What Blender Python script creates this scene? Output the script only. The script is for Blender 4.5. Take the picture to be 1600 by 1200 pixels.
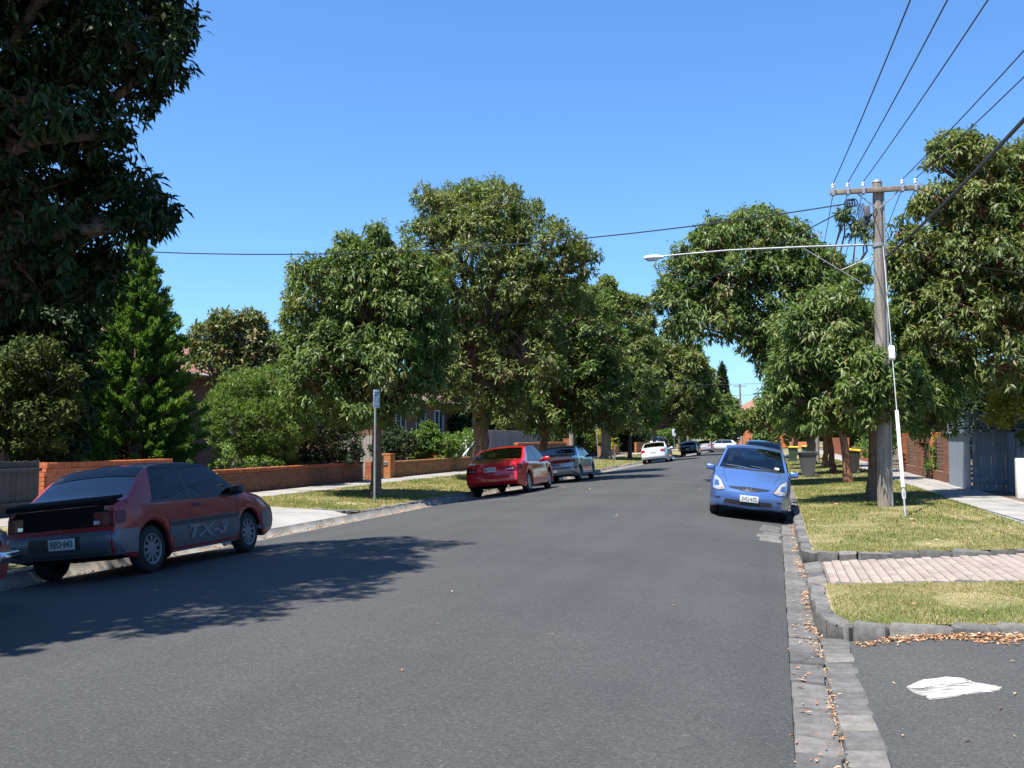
import bpy, bmesh, math, random
import numpy as np
from mathutils import Vector, Matrix
from mathutils.bvhtree import BVHTree

for _o in list(bpy.data.objects):
    bpy.data.objects.remove(_o)
SC = bpy.context.scene
COL = SC.collection
R = math.radians

# ------------------------------------------------------------ camera
EYE = 1.62
YAW = math.atan(412 / 1550.0)
PITCH = math.atan(85 / 1550.0)
cam_d = bpy.data.cameras.new('camera')
cam = bpy.data.objects.new('camera', cam_d)
COL.objects.link(cam)
cam_d.sensor_width = 36.0
cam_d.lens = 1550 / 1600.0 * 36.0
cam_d.clip_start = 0.05
cam_d.clip_end = 4000
cam.location = (0, 0, EYE)
cam.rotation_euler = (math.pi / 2 + PITCH, 0, YAW)
SC.camera = cam

# ------------------------------------------------------------ sky, sun, exposure
SUN_EL = R(65)
SHADOW_AZ = R(34)          # shadows point this far to the right of the road direction (+Y)
world = bpy.data.worlds.new('World')
SC.world = world
world.use_nodes = True
wn = world.node_tree
bg = wn.nodes['Background']
sky = wn.nodes.new('ShaderNodeTexSky')
sky.sky_type = 'NISHITA'
sky.sun_disc = False
sky.sun_elevation = SUN_EL
sky.sun_rotation = math.pi + SHADOW_AZ
sky.altitude = 0
sky.air_density = 1.15
sky.dust_density = 0.55
sky.ozone_density = 3.2
tint = wn.nodes.new('ShaderNodeMix'); tint.data_type = 'RGBA'; tint.blend_type = 'MULTIPLY'     # deep, clean summer blue over the whole sky
tint.inputs[0].default_value = 1.0; tint.inputs[7].default_value = (0.72, 1.09, 1.50, 1)
wn.links.new(sky.outputs[0], tint.inputs[6]); wn.links.new(tint.outputs[2], bg.inputs[0])
bg.inputs[1].default_value = 0.064
sun_d = bpy.data.lights.new('sun', 'SUN')
sun_d.energy = 5.0
sun_d.angle = R(0.53)
sun_d.color = (1.0, 0.95, 0.86)
sun = bpy.data.objects.new('sun', sun_d)
COL.objects.link(sun)
sun.rotation_euler = Vector((math.sin(SHADOW_AZ) * math.cos(SUN_EL), math.cos(SHADOW_AZ) * math.cos(SUN_EL),
                             -math.sin(SUN_EL))).to_track_quat('-Z', 'Y').to_euler()
SC.view_settings.view_transform = 'Standard'
SC.view_settings.look = 'None'
SC.view_settings.exposure = 1.22
SC.view_settings.gamma = 1.0
SC.view_settings.use_curve_mapping = False
SC.render.engine = 'CYCLES'

# ------------------------------------------------------------ small helpers
def mesh_obj(name, verts, faces, mat=None, parent=None, smooth=None):
    me = bpy.data.meshes.new(name)
    me.from_pydata([tuple(v) for v in verts], [], [tuple(f) for f in faces])
    me.update()
    o = bpy.data.objects.new(name, me)
    COL.objects.link(o)
    if mat is not None:
        for m in (mat if isinstance(mat, (list, tuple)) else [mat]):
            me.materials.append(m)
    if parent is not None:
        o.parent = parent
    if smooth is not None:
        me.polygons.foreach_set('use_smooth', [True] * len(me.polygons))
        if smooth < 180:
            me.set_sharp_from_angle(angle=R(smooth))
    return o

def link_mesh(name, me, parent=None, loc=None, rot=None, scale=None):
    o = bpy.data.objects.new(name, me)
    COL.objects.link(o)
    if parent is not None:
        o.parent = parent
    if loc is not None: o.location = loc
    if rot is not None: o.rotation_euler = rot
    if scale is not None: o.scale = scale
    return o

def empty(name, loc=(0, 0, 0), rz=0.0):
    o = bpy.data.objects.new(name, None)
    COL.objects.link(o)
    o.location = loc
    o.rotation_euler = (0, 0, rz)
    o.empty_display_size = 0.2
    return o

def tag(o, label=None, cat=None, group=None, kind=None):
    if label: o['label'] = label
    if cat: o['category'] = cat
    if group: o['group'] = group
    if kind: o['kind'] = kind
    return o

class MB:
    """collects shapes, builds ONE mesh object"""
    def __init__(s): s.v = []; s.f = []
    def add(s, v, f):
        b = len(s.v); s.v += [tuple(p) for p in v]; s.f += [tuple(i + b for i in q) for q in f]; return s
    def box(s, c, d, rot=None, taper=1.0):
        x, y, z = d[0] / 2, d[1] / 2, d[2] / 2
        P = [(-x, -y, -z), (x, -y, -z), (x, y, -z), (-x, y, -z),
             (-x * taper, -y * taper, z), (x * taper, -y * taper, z), (x * taper, y * taper, z), (-x * taper, y * taper, z)]
        if rot is not None: P = [rot @ Vector(p) for p in P]
        P = [(p[0] + c[0], p[1] + c[1], p[2] + c[2]) for p in P]
        return s.add(P, [(3, 2, 1, 0), (4, 5, 6, 7), (0, 1, 5, 4), (1, 2, 6, 5), (2, 3, 7, 6), (3, 0, 4, 7)])
    def bbox(s, c, d, b=0.01, rot=None):
        """box with bevelled edges"""
        bm = bmesh.new(); bmesh.ops.create_cube(bm, size=1)
        bmesh.ops.scale(bm, vec=d, verts=bm.verts)
        bmesh.ops.bevel(bm, geom=bm.edges[:], offset=b, segments=2, affect='EDGES', profile=0.5)
        V = [v.co.copy() for v in bm.verts]; bm.verts.index_update()
        F = [[v.index for v in f.verts] for f in bm.faces]; bm.free()
        if rot is not None: V = [rot @ v for v in V]
        return s.add([(v[0] + c[0], v[1] + c[1], v[2] + c[2]) for v in V], F)
    def tube(s, pts, rad, n=8, cap=True):
        pts = [Vector(p) for p in pts]
        if not isinstance(rad, (list, tuple)): rad = [rad] * len(pts)
        V = []; F = []; up = Vector((0, 0, 1)); pn = None
        for i, p in enumerate(pts):
            t = (pts[min(i + 1, len(pts) - 1)] - pts[max(i - 1, 0)])
            t = t.normalized() if t.length > 1e-9 else Vector((0, 0, 1))
            if pn is None:
                a = Vector((1, 0, 0)) if abs(t.x) < 0.9 else Vector((0, 1, 0))
                pn = (a - t * a.dot(t)).normalized()
            else:
                pn = pn - t * pn.dot(t)
                pn = pn.normalized() if pn.length > 1e-6 else Vector((1, 0, 0))
            bn = t.cross(pn)
            for k in range(n):
                an = 2 * math.pi * k / n
                V.append(p + (pn * math.cos(an) + bn * math.sin(an)) * rad[i])
        for i in range(len(pts) - 1):
            for k in range(n):
                a = i * n + k; b = i * n + (k + 1) % n
                F.append((a, b, b + n, a + n))
        if cap:
            F.append(tuple(range(n - 1, -1, -1))); F.append(tuple(range((len(pts) - 1) * n, len(pts) * n)))
        return s.add(V, F)
    def lathe(s, prof, n=20, axis='z', c=(0, 0, 0)):
        V = []; F = []; m = len(prof)
        for k in range(n):
            an = 2 * math.pi * k / n
            for (r, h) in prof:
                x, y = r * math.cos(an), r * math.sin(an)
                p = (x, y, h) if axis == 'z' else ((h, x, y) if axis == 'x' else (x, h, y))
                V.append((p[0] + c[0], p[1] + c[1], p[2] + c[2]))
        for k in range(n):
            for i in range(m - 1):
                a = k * m + i; b = ((k + 1) % n) * m + i
                F.append((a, b, b + 1, a + 1))
        return s.add(V, F)
    def prism(s, poly, axis, a, b):
        """extrude a 2D polygon along axis between a and b"""
        n = len(poly); V = []
        for t in (a, b):
            for (p, q) in poly:
                V.append((t, p, q) if axis == 'x' else ((p, t, q) if axis == 'y' else (p, q, t)))
        F = [tuple(range(n - 1, -1, -1)), tuple(range(n, 2 * n))]
        F += [(i, (i + 1) % n, n + (i + 1) % n, n + i) for i in range(n)]
        return s.add(V, F)
    def build(s, name, mat, parent=None, smooth=None):
        return mesh_obj(name, s.v, s.f, mat, parent, smooth)

# ------------------------------------------------------------ materials
def newmat(name):
    m = bpy.data.materials.new(name); m.use_nodes = True
    return m, m.node_tree, m.node_tree.nodes['Principled BSDF']

def nd(nt, typ, **kw):
    n = nt.nodes.new(typ)
    for k, v in kw.items(): setattr(n, k, v)
    return n

def ramp(nt, fac, stops):
    r = nd(nt, 'ShaderNodeValToRGB')
    el = r.color_ramp.elements
    while len(el) < len(stops): el.new(0.5)
    for e, (p, c) in zip(el, stops):
        e.position = p; e.color = (c[0], c[1], c[2], 1)
    nt.links.new(fac, r.inputs[0])
    return r.outputs[0]

def noise(nt, scale, detail=4, rough=0.55, coord='Object', vec=None, stretch=None):
    t = nd(nt, 'ShaderNodeTexNoise')
    t.inputs['Scale'].default_value = scale; t.inputs['Detail'].default_value = detail; t.inputs['Roughness'].default_value = rough
    if vec is None:
        tc = nd(nt, 'ShaderNodeTexCoord'); vec = tc.outputs[coord]
    if stretch is not None:
        mp = nd(nt, 'ShaderNodeMapping'); mp.inputs['Scale'].default_value = stretch
        nt.links.new(vec, mp.inputs[0]); vec = mp.outputs[0]
    nt.links.new(vec, t.inputs['Vector'])
    return t.outputs['Fac']

def mixc(nt, fac, a, b, mode='MIX'):
    m = nd(nt, 'ShaderNodeMix', data_type='RGBA', blend_type=mode)
    for sock, v in ((m.inputs[0], fac), (m.inputs[6], a), (m.inputs[7], b)):
        if isinstance(v, (int, float)): sock.default_value = v
        elif isinstance(v, tuple): sock.default_value = (v[0], v[1], v[2], 1)
        else: nt.links.new(v, sock)
    return m.outputs[2]

def bump(nt, b, h, dist, strength=1.0):
    n = nd(nt, 'ShaderNodeBump'); n.inputs['Strength'].default_value = strength; n.inputs['Distance'].default_value = dist
    nt.links.new(h, n.inputs['Height']); nt.links.new(n.outputs[0], b.inputs['Normal'])

def mat_noise(name, c1, c2, scale=5.0, rough=0.8, bump_d=0.0, bump_s=None, detail=5, stretch=None, lo=0.35, hi=0.65, spec=0.4, fine=None, coord='Object', metallic=0.0):
    m, nt, b = newmat(name)
    f = noise(nt, scale, detail, stretch=stretch, coord=coord)
    c = ramp(nt, f, [(lo, c1), (hi, c2)])
    if fine:
        f2 = noise(nt, fine[0], 2, coord=coord)
        g = ramp(nt, f2, [(0.3, (1 - fine[1],) * 3), (0.7, (1 + fine[1],) * 3)])
        c = mixc(nt, 1.0, c, g, 'MULTIPLY')
    nt.links.new(c, b.inputs['Base Color'])
    b.inputs['Roughness'].default_value = rough
    b.inputs['Specular IOR Level'].default_value = spec
    b.inputs['Metallic'].default_value = metallic
    if bump_d:
        bump(nt, b, noise(nt, bump_s or scale * 4, 4, stretch=stretch, coord=coord), bump_d)
    return m

def mat_plain(name, c, rough=0.5, metallic=0.0, spec=0.5, coat=0.0, var=0.12):
    m, nt, b = newmat(name)
    f = noise(nt, 3.0, 5)
    g = ramp(nt, f, [(0.3, tuple(x * (1 - var) for x in c)), (0.7, tuple(min(1, x * (1 + var)) for x in c))])
    nt.links.new(g, b.inputs['Base Color'])
    b.inputs['Roughness'].default_value = rough; b.inputs['Metallic'].default_value = metallic
    b.inputs['Specular IOR Level'].default_value = spec; b.inputs['Coat Weight'].default_value = coat
    b.inputs['Coat Roughness'].default_value = 0.04
    return m

def mat_pieces(name, cols, rough=0.85, bump_d=0.002, bump_s=60, grain=None, fine=(18, 0.18)):
    """colour picked per object (bricks, stones, palings) + grain"""
    m, nt, b = newmat(name)
    oi = nd(nt, 'ShaderNodeObjectInfo')
    c = ramp(nt, oi.outputs['Random'], [(i / max(1, len(cols) - 1), q) for i, q in enumerate(cols)])
    f2 = noise(nt, fine[0], 4, stretch=grain)
    g = ramp(nt, f2, [(0.28, (1 - fine[1],) * 3), (0.72, (1 + fine[1],) * 3)])
    nt.links.new(mixc(nt, 1.0, c, g, 'MULTIPLY'), b.inputs['Base Color'])
    b.inputs['Roughness'].default_value = rough
    b.inputs['Specular IOR Level'].default_value = 0.3
    if bump_d: bump(nt, b, noise(nt, bump_s, 4, stretch=grain), bump_d)
    return m

def mat_paint(name, c, rough=0.32, metallic=0.0, coat=1.0, dirt=0.08):
    m, nt, b = newmat(name)
    f = noise(nt, 2.2, 6)
    g = ramp(nt, f, [(0.3, tuple(x * (1 - dirt) for x in c)), (0.75, c)])
    nt.links.new(g, b.inputs['Base Color'])
    b.inputs['Roughness'].default_value = rough; b.inputs['Metallic'].default_value = metallic
    b.inputs['Coat Weight'].default_value = coat; b.inputs['Coat Roughness'].default_value = 0.05
    return m

def mat_glass(name, tint=(0.30, 0.36, 0.36), ior=1.5, gain=1.7):
    m, nt, b = newmat(name)
    nt.nodes.remove(b)
    out = nt.nodes['Material Output']
    tr = nd(nt, 'ShaderNodeBsdfTransparent'); tr.inputs[0].default_value = (*tint, 1)
    gl = nd(nt, 'ShaderNodeBsdfGlossy'); gl.inputs[0].default_value = (1, 1, 1, 1); gl.inputs[1].default_value = 0.02
    fr = nd(nt, 'ShaderNodeFresnel'); fr.inputs[0].default_value = ior
    mu = nd(nt, 'ShaderNodeMath', operation='MULTIPLY'); mu.inputs[1].default_value = gain; mu.use_clamp = True
    mx = nd(nt, 'ShaderNodeMixShader')
    nt.links.new(fr.outputs[0], mu.inputs[0]); nt.links.new(mu.outputs[0], mx.inputs[0])
    nt.links.new(tr.outputs[0], mx.inputs[1]); nt.links.new(gl.outputs[0], mx.inputs[2])
    nt.links.new(mx.outputs[0], out.inputs[0])
    return m

def mat_leaf(name, cols, transl=0.28, rough=0.5, spec=0.35):
    m, nt, b = newmat(name)
    at = nd(nt, 'ShaderNodeAttribute', attribute_name='tone')
    c = ramp(nt, at.outputs['Fac'], [(i / (len(cols) - 1), q) for i, q in enumerate(cols)])
    nt.links.new(c, b.inputs['Base Color'])
    b.inputs['Roughness'].default_value = rough; b.inputs['Specular IOR Level'].default_value = spec
    out = nt.nodes['Material Output']
    tl = nd(nt, 'ShaderNodeBsdfTranslucent')
    nt.links.new(mixc(nt, 1.0, c, (1.25, 1.3, 0.6), 'MULTIPLY'), tl.inputs[0])
    mx = nd(nt, 'ShaderNodeMixShader'); mx.inputs[0].default_value = transl
    nt.links.new(b.outputs[0], mx.inputs[1]); nt.links.new(tl.outputs[0], mx.inputs[2])
    nt.links.new(mx.outputs[0], out.inputs[0])
    return m

M = {}
# asphalt: fine aggregate, worn patches
def mat_asphalt(name, c1, c2):
    m, nt, b = newmat(name)
    big = noise(nt, 0.35, 6, 0.6)
    c = ramp(nt, big, [(0.3, c1), (0.7, c2)])
    streak = noise(nt, 0.9, 4, stretch=(1.6, 0.06, 1))
    c = mixc(nt, 1.0, c, ramp(nt, streak, [(0.3, (0.9,) * 3), (0.7, (1.1,) * 3)]), 'MULTIPLY')
    st = noise(nt, 1.7, 5, 0.65)
    c = mixc(nt, 1.0, c, ramp(nt, st, [(0.22, (0.78,) * 3), (0.36, (1.0,) * 3), (0.7, (1.0,) * 3), (0.82, (1.14,) * 3)]), 'MULTIPLY')
    # hairline cracks, only here and there
    ck = nd(nt, 'ShaderNodeTexVoronoi', feature='DISTANCE_TO_EDGE'); ck.inputs['Scale'].default_value = 0.42
    tc0 = nd(nt, 'ShaderNodeTexCoord'); wob = nd(nt, 'ShaderNodeTexNoise'); wob.inputs['Scale'].default_value = 2.2; wob.inputs['Detail'].default_value = 6
    nt.links.new(tc0.outputs['Object'], wob.inputs['Vector'])
    va = nd(nt, 'ShaderNodeVectorMath', operation='MULTIPLY_ADD'); va.inputs[1].default_value = (0.55, 0.55, 0); nt.links.new(wob.outputs['Color'], va.inputs[0]); nt.links.new(tc0.outputs['Object'], va.inputs[2])
    nt.links.new(va.outputs[0], ck.inputs['Vector'])
    crk = ramp(nt, ck.outputs['Distance'], [(0.0, (0.62,) * 3), (0.006, (1.0,) * 3)])
    c = mixc(nt, ramp(nt, noise(nt, 0.3, 3), [(0.52, (0, 0, 0)), (0.62, (1, 1, 1))]), c, mixc(nt, 1.0, c, crk, 'MULTIPLY'))
    ag = nd(nt, 'ShaderNodeTexVoronoi'); ag.inputs['Scale'].default_value = 85
    tc = nd(nt, 'ShaderNodeTexCoord'); nt.links.new(tc.outputs['Object'], ag.inputs['Vector'])
    bw = nd(nt, 'ShaderNodeSeparateColor'); nt.links.new(ag.outputs['Color'], bw.inputs[0])
    c = mixc(nt, 1.0, c, ramp(nt, bw.outputs[0], [(0.0, (0.72,) * 3), (0.5, (0.98,) * 3), (0.95, (1.2,) * 3), (1.0, (1.8,) * 3)]), 'MULTIPLY')
    nt.links.new(c, b.inputs['Base Color'])
    b.inputs['Roughness'].default_value = 0.78; b.inputs['Specular IOR Level'].default_value = 0.35
    bump(nt, b, ag.outputs['Distance'], 0.003, 0.5)
    return m
M['asphalt'] = mat_asphalt('asphalt', (0.041, 0.041, 0.0402), (0.055, 0.0547, 0.0532))
M['asphalt_old'] = mat_asphalt('asphalt_old', (0.045, 0.045, 0.0443), (0.061, 0.0607, 0.059))
M['concrete'] = mat_noise('concrete', (0.2, 0.19, 0.174), (0.28, 0.266, 0.248), 1.1, 0.9, 0.002, 90, fine=(40, 0.1))
M['gutter'] = mat_noise('gutter_concrete', (0.14, 0.13, 0.115), (0.235, 0.22, 0.2), 3.0, 0.9, 0.003, 60, fine=(50, 0.15))
M['soil'] = mat_noise('garden_soil', (0.07, 0.05, 0.032), (0.12, 0.09, 0.06), 1.5, 0.95, 0.01, 20)
M['lawn'] = mat_noise('lawn', (0.12, 0.125, 0.042), (0.27, 0.215, 0.11), 1.3, 0.9, 0.01, 60, lo=0.36, hi=0.66, fine=(35, 0.28))
M['farground'] = mat_noise('far_ground', (0.1, 0.12, 0.05), (0.17, 0.15, 0.08), 0.05, 0.95)
M['bluestone'] = mat_pieces('bluestone', [(0.07, 0.069, 0.068), (0.12, 0.115, 0.11), (0.09, 0.088, 0.086), (0.15, 0.142, 0.131), (0.082, 0.079, 0.076)], 0.8, 0.006, 22, fine=(14, 0.3))
M['paver'] = mat_pieces('paver', [(0.235, 0.192, 0.165), (0.265, 0.222, 0.192), (0.21, 0.17, 0.147), (0.28, 0.238, 0.206)], 0.88, 0.001, 90)
M['paver_bed'] = mat_noise('paver_bed', (0.12, 0.102, 0.088), (0.165, 0.14, 0.12), 8, 0.95)
M['brick_red'] = mat_pieces('brick_red', [(0.2808, 0.0819, 0.0351), (0.3354, 0.1092, 0.0468), (0.2418, 0.0663, 0.0328), (0.3666, 0.1287, 0.0585)], 0.85, 0.002, 70)
M['brick_dark'] = mat_pieces('brick_dark', [(0.156, 0.0702, 0.0429), (0.195, 0.0858, 0.0507), (0.1248, 0.0585, 0.039)], 0.85, 0.002, 70)
M['brick_tan'] = mat_pieces('brick_tan', [(0.2808, 0.1326, 0.0507), (0.234, 0.117, 0.0507), (0.3276, 0.156, 0.0624), (0.1716, 0.1014, 0.0546)], 0.85, 0.002, 70)
M['brick_bright'] = mat_pieces('brick_bright', [(0.39, 0.1053, 0.0429), (0.4446, 0.1326, 0.0546), (0.3432, 0.0858, 0.0374)], 0.85, 0.002, 70)
M['brick_orange'] = mat_pieces('brick_orange', [(0.39, 0.1482, 0.0468), (0.4368, 0.1794, 0.0663), (0.351, 0.1248, 0.0429)], 0.85, 0.002, 70)
M['mortar'] = mat_noise('mortar', (0.2, 0.16, 0.125), (0.3, 0.26, 0.21), 9, 0.95, 0.002, 60)
M['mortar_dark'] = mat_noise('mortar_dark', (0.1, 0.075, 0.06), (0.17, 0.13, 0.1), 9, 0.95)
M['brickwork'] = mat_noise('far_brickwork', (0.38, 0.12, 0.05), (0.5, 0.18, 0.08), 6, 0.85)
M['paling_dark'] = mat_pieces('paling_dark', [(0.05, 0.049, 0.05), (0.068, 0.066, 0.066), (0.06, 0.056, 0.054)], 0.85, 0.004, 10, (9, 9, 0.6), (6, 0.25))
M['paling_grey'] = mat_pieces('paling_grey', [(0.24, 0.215, 0.185), (0.31, 0.285, 0.25), (0.2, 0.18, 0.155)], 0.9, 0.004, 10, (9, 9, 0.6), (6, 0.25))
M['paling_blue'] = mat_pieces('paling_blue', [(0.185, 0.225, 0.265), (0.205, 0.245, 0.285), (0.17, 0.205, 0.245)], 0.7, 0.003, 10, (9, 9, 0.6), (6, 0.12))
M['slat_blue'] = mat_pieces('slat_blue', [(0.115, 0.14, 0.17), (0.135, 0.16, 0.19)], 0.7, 0.003, 10, None, (6, 0.12))
M['timber'] = mat_noise('weathered_pole_timber', (0.15, 0.128, 0.108), (0.28, 0.245, 0.208), 3, 0.9, 0.008, 14, stretch=(6, 6, 0.35), fine=(30, 0.15))
M['timber_dark'] = mat_noise('crossarm_timber', (0.13, 0.1, 0.075), (0.24, 0.2, 0.16), 3, 0.9, 0.005, 14)
M['galv'] = mat_noise('galvanised_steel', (0.24, 0.25, 0.26), (0.33, 0.34, 0.35), 6, 0.5, metallic=0.4)
M['white_paint'] = mat_plain('white_paint', (0.62, 0.62, 0.6), 0.5, var=0.05)
M['road_paint'] = mat_noise('road_paint', (0.12, 0.12, 0.115), (0.46, 0.455, 0.43), 22, 0.85, lo=0.33, hi=0.5)
M['road_paint_worn'] = mat_noise('road_paint_worn', (0.11, 0.11, 0.105), (0.42, 0.42, 0.40), 16, 0.85, lo=0.42, hi=0.62, stretch=(0.5, 3, 1))
M['black_plastic'] = mat_plain('black_plastic', (0.022, 0.022, 0.024), 0.5)
M['grey_plastic'] = mat_plain('grey_plastic', (0.085, 0.09, 0.098), 0.5, var=0.06)
M['green_plastic'] = mat_plain('green_plastic', (0.035, 0.07, 0.045), 0.5)
M['lime_plastic'] = mat_plain('lime_plastic', (0.22, 0.48, 0.16), 0.5)
M['yellow_plastic'] = mat_plain('yellow_plastic', (0.75, 0.5, 0.03), 0.5)
M['rubber'] = mat_plain('rubber', (0.02, 0.02, 0.021), 0.8, spec=0.3)
M['cable'] = mat_plain('cable_black', (0.02, 0.02, 0.022), 0.6)
M['porcelain'] = mat_plain('porcelain', (0.62, 0.58, 0.55), 0.25)
M['terracotta'] = mat_noise('roof_tile', (0.18, 0.085, 0.058), (0.27, 0.145, 0.1), 5, 0.85, 0.01, 14)
M['tile_piece'] = mat_pieces('roof_tile_piece', [(0.30, 0.16, 0.11), (0.36, 0.21, 0.15), (0.27, 0.15, 0.11)], 0.85)
M['render_cream'] = mat_noise('cream_render', (0.62, 0.52, 0.36), (0.72, 0.62, 0.45), 2, 0.85)
M['render_white'] = mat_noise('white_render', (0.66, 0.64, 0.58), (0.76, 0.74, 0.7), 2, 0.85)
M['brown_brick'] = mat_noise('brown_brick', (0.12, 0.07, 0.05), (0.19, 0.115, 0.08), 12, 0.9, 0.004, 30)
M['win_glass'] = mat_plain('window_glass', (0.03, 0.05, 0.07), 0.05, spec=0.9)
M['bark_red'] = mat_noise('bark_reddish', (0.13, 0.06, 0.035), (0.27, 0.145, 0.09), 5, 0.95, 0.03, 9, stretch=(5, 5, 0.6), fine=(22, 0.3))
M['bark_brown'] = mat_noise('bark_brown', (0.10, 0.065, 0.042), (0.24, 0.17, 0.115), 5, 0.95, 0.04, 8, stretch=(5, 5, 0.5), fine=(22, 0.3))
M['bark_grey'] = mat_noise('bark_grey', (0.09, 0.075, 0.06), (0.2, 0.17, 0.14), 5, 0.95, 0.03, 9, stretch=(5, 5, 0.6))
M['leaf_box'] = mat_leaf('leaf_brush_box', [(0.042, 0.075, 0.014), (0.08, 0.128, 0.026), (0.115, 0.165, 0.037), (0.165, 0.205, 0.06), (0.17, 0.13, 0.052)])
M['leaf_box_dark_shaded'] = mat_leaf('leaf_brush_box_dark_shaded', [(0.014, 0.028, 0.009), (0.023, 0.042, 0.011), (0.034, 0.055, 0.015), (0.055, 0.078, 0.021)], transl=0.12, rough=0.6, spec=0.25)  # shade of the overhanging tree put into the leaf colour; dark shrubs share it
M['leaf_olive'] = mat_leaf('leaf_olive', [(0.06, 0.09, 0.02), (0.115, 0.15, 0.036), (0.165, 0.2, 0.056), (0.2, 0.15, 0.07)])
M['leaf_conifer'] = mat_leaf('leaf_conifer', [(0.04, 0.095, 0.02), (0.075, 0.155, 0.03), (0.115, 0.2, 0.042), (0.17, 0.24, 0.062)], rough=0.6, transl=0.35)
M['leaf_golden'] = mat_leaf('leaf_golden_conifer', [(0.03, 0.048, 0.008), (0.05, 0.07, 0.012), (0.09, 0.11, 0.018)], rough=0.65, spec=0.2, transl=0.12)
M['leaf_bright'] = mat_leaf('leaf_bright', [(0.05, 0.11, 0.015), (0.085, 0.155, 0.022), (0.12, 0.19, 0.035), (0.17, 0.2, 0.05)], transl=0.35)
M['leaf_fine'] = mat_leaf('leaf_fine', [(0.085, 0.145, 0.028), (0.13, 0.2, 0.043), (0.18, 0.24, 0.07)], transl=0.35)
M['leaf_yellow'] = mat_leaf('leaf_yellow', [(0.2, 0.2, 0.02), (0.36, 0.32, 0.03), (0.5, 0.42, 0.05)], transl=0.3)
M['leaf_red'] = mat_leaf('leaf_red_tips', [(0.06, 0.09, 0.022), (0.1, 0.13, 0.035), (0.14, 0.15, 0.045), (0.25, 0.13, 0.05)], transl=0.25)
M['leaf_pine'] = mat_leaf('leaf_pine', [(0.025, 0.04, 0.018), (0.04, 0.06, 0.025), (0.06, 0.075, 0.035)], transl=0.1)
M['grass'] = mat_leaf('grass_blades', [(0.10, 0.145, 0.032), (0.175, 0.19, 0.055), (0.28, 0.24, 0.10), (0.38, 0.31, 0.16)], transl=0.3, rough=0.7, spec=0.2)
M['litter'] = mat_leaf('dry_leaf', [(0.22, 0.1, 0.05), (0.4, 0.2, 0.095), (0.48, 0.3, 0.17), (0.48, 0.38, 0.26)], transl=0.1, rough=0.8)

# ------------------------------------------------------------ the street's cross-section
XL, XR = -8.9, 0.34
def zg(x):
    if XL < x < XR:
        t = (x - (XL + XR) / 2) / ((XR - XL) / 2)
        return -0.17 + 0.296 * (1 - t * t)
    if x >= XR: return -0.02 + min(x - XR, 3.7) / 3.7 * 0.18
    return -0.02 + min(XL - x, 4.0) / 4.0 * 0.14

_f = 1550.0
def at(u, v, depth):
    """world point that lies `depth` metres in front of the viewpoint in the direction (u, v) of the survey photo"""
    dx, dz = (u - 800) / _f, -(v - 600) / _f
    y = math.cos(PITCH) - dz * math.sin(PITCH); z = math.sin(PITCH) + dz * math.cos(PITCH)
    X = dx * math.cos(YAW) - y * math.sin(YAW); Y = y * math.cos(YAW) + dx * math.sin(YAW)
    k = depth / y
    return Vector((X * k, Y * k, EYE + z * k))
def depth_of(x, y): return -x * math.sin(YAW) + y * math.cos(YAW)
# ============================================================ THE GROUND
def sheet(name, xs, ys, zf, mat, dz=0.0):
    V = [(x, y, zf(x, y) + dz) for y in ys for x in xs]
    n = len(xs)
    F = [(j * n + i, j * n + i + 1, (j + 1) * n + i + 1, (j + 1) * n + i) for j in range(len(ys) - 1) for i in range(n - 1)]
    o = mesh_obj(name, V, F, mat, None, 180)
    return o
def lin(a, b, n): return [a + (b - a) * i / (n - 1) for i in range(n)]
ZX = lambda x, y: zg(x)

Y_END = 150.0
g = sheet('ground', lin(-1500, 1500, 31), lin(-300, 2500, 29), lambda x, y: -0.30, M['farground']); tag(g, kind='structure')
road = sheet('road', lin(XL + 0.28, 0.075, 25), lin(-30, Y_END, 61), ZX, M['asphalt']); tag(road, kind='structure')
gl = sheet('gutter_left', lin(XL, XL + 0.28, 4), lin(-30, Y_END, 181), ZX, M['gutter'], 0.002); tag(gl, kind='structure')
gr = sheet('gutter_right_bed', lin(0.075, 0.36, 3), lin(-30, Y_END, 91), lambda x, y: -0.19, M['gutter']); tag(gr, kind='structure')
cross = sheet('cross_street', lin(-90, 90, 31), lin(Y_END, Y_END + 8.5, 9), lambda x, y: -0.10 if y < Y_END + 8 else -0.13, M['asphalt']); tag(cross, kind='structure')
farp = sheet('far_footpath', lin(-90, 90, 31), lin(Y_END + 8.5, Y_END + 12, 3), lambda x, y: 0.0, M['concrete']); tag(farp, kind='structure')
fary = sheet('far_yards', lin(-120, 120, 31), lin(Y_END + 12, Y_END + 80, 6), lambda x, y: 0.03, M['lawn']); tag(fary, kind='structure')
# left side: verge, footpath, yards
LP0, LP1 = -12.75, -14.05      # footpath between these
def verge_left(y0, y1):
    o = sheet('verge_left', lin(XL - 0.16, LP0, 9), lin(y0, y1, max(3, int((y1 - y0) / 1.5))), ZX, M['lawn'])
    return tag(o, kind='structure')
def drive_left(y0, y1):
    def z(x, y):
        k = min(1, max(0, (XL - x) / 0.7)); return (-0.155) * (1 - k) + (zg(x)) * k
    o = sheet('driveway_left', lin(XL + 0.01, LP0, 12), lin(y0, y1, 4), z, M['concrete'])
    return tag(o, kind='structure')
verge_left(-30, 3.0); drive_left(3.0, 6.2); verge_left(6.2, 14.2)
drive_left(14.2, 20.6); verge_left(20.6, 44.5)
drive_left(44.5, 48.6); verge_left(48.6, 76); drive_left(76, 79); verge_left(79, Y_END)
fp = sheet('footpath_left', lin(LP1, LP0, 3), lin(-30, Y_END, 121), ZX, M['concrete'], 0.008); tag(fp, kind='structure')
yl = sheet('yard_left', lin(-70, LP1, 21), lin(-30, Y_END, 41), lambda x, y: 0.13, M['soil']); tag(yl, kind='structure')
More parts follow.
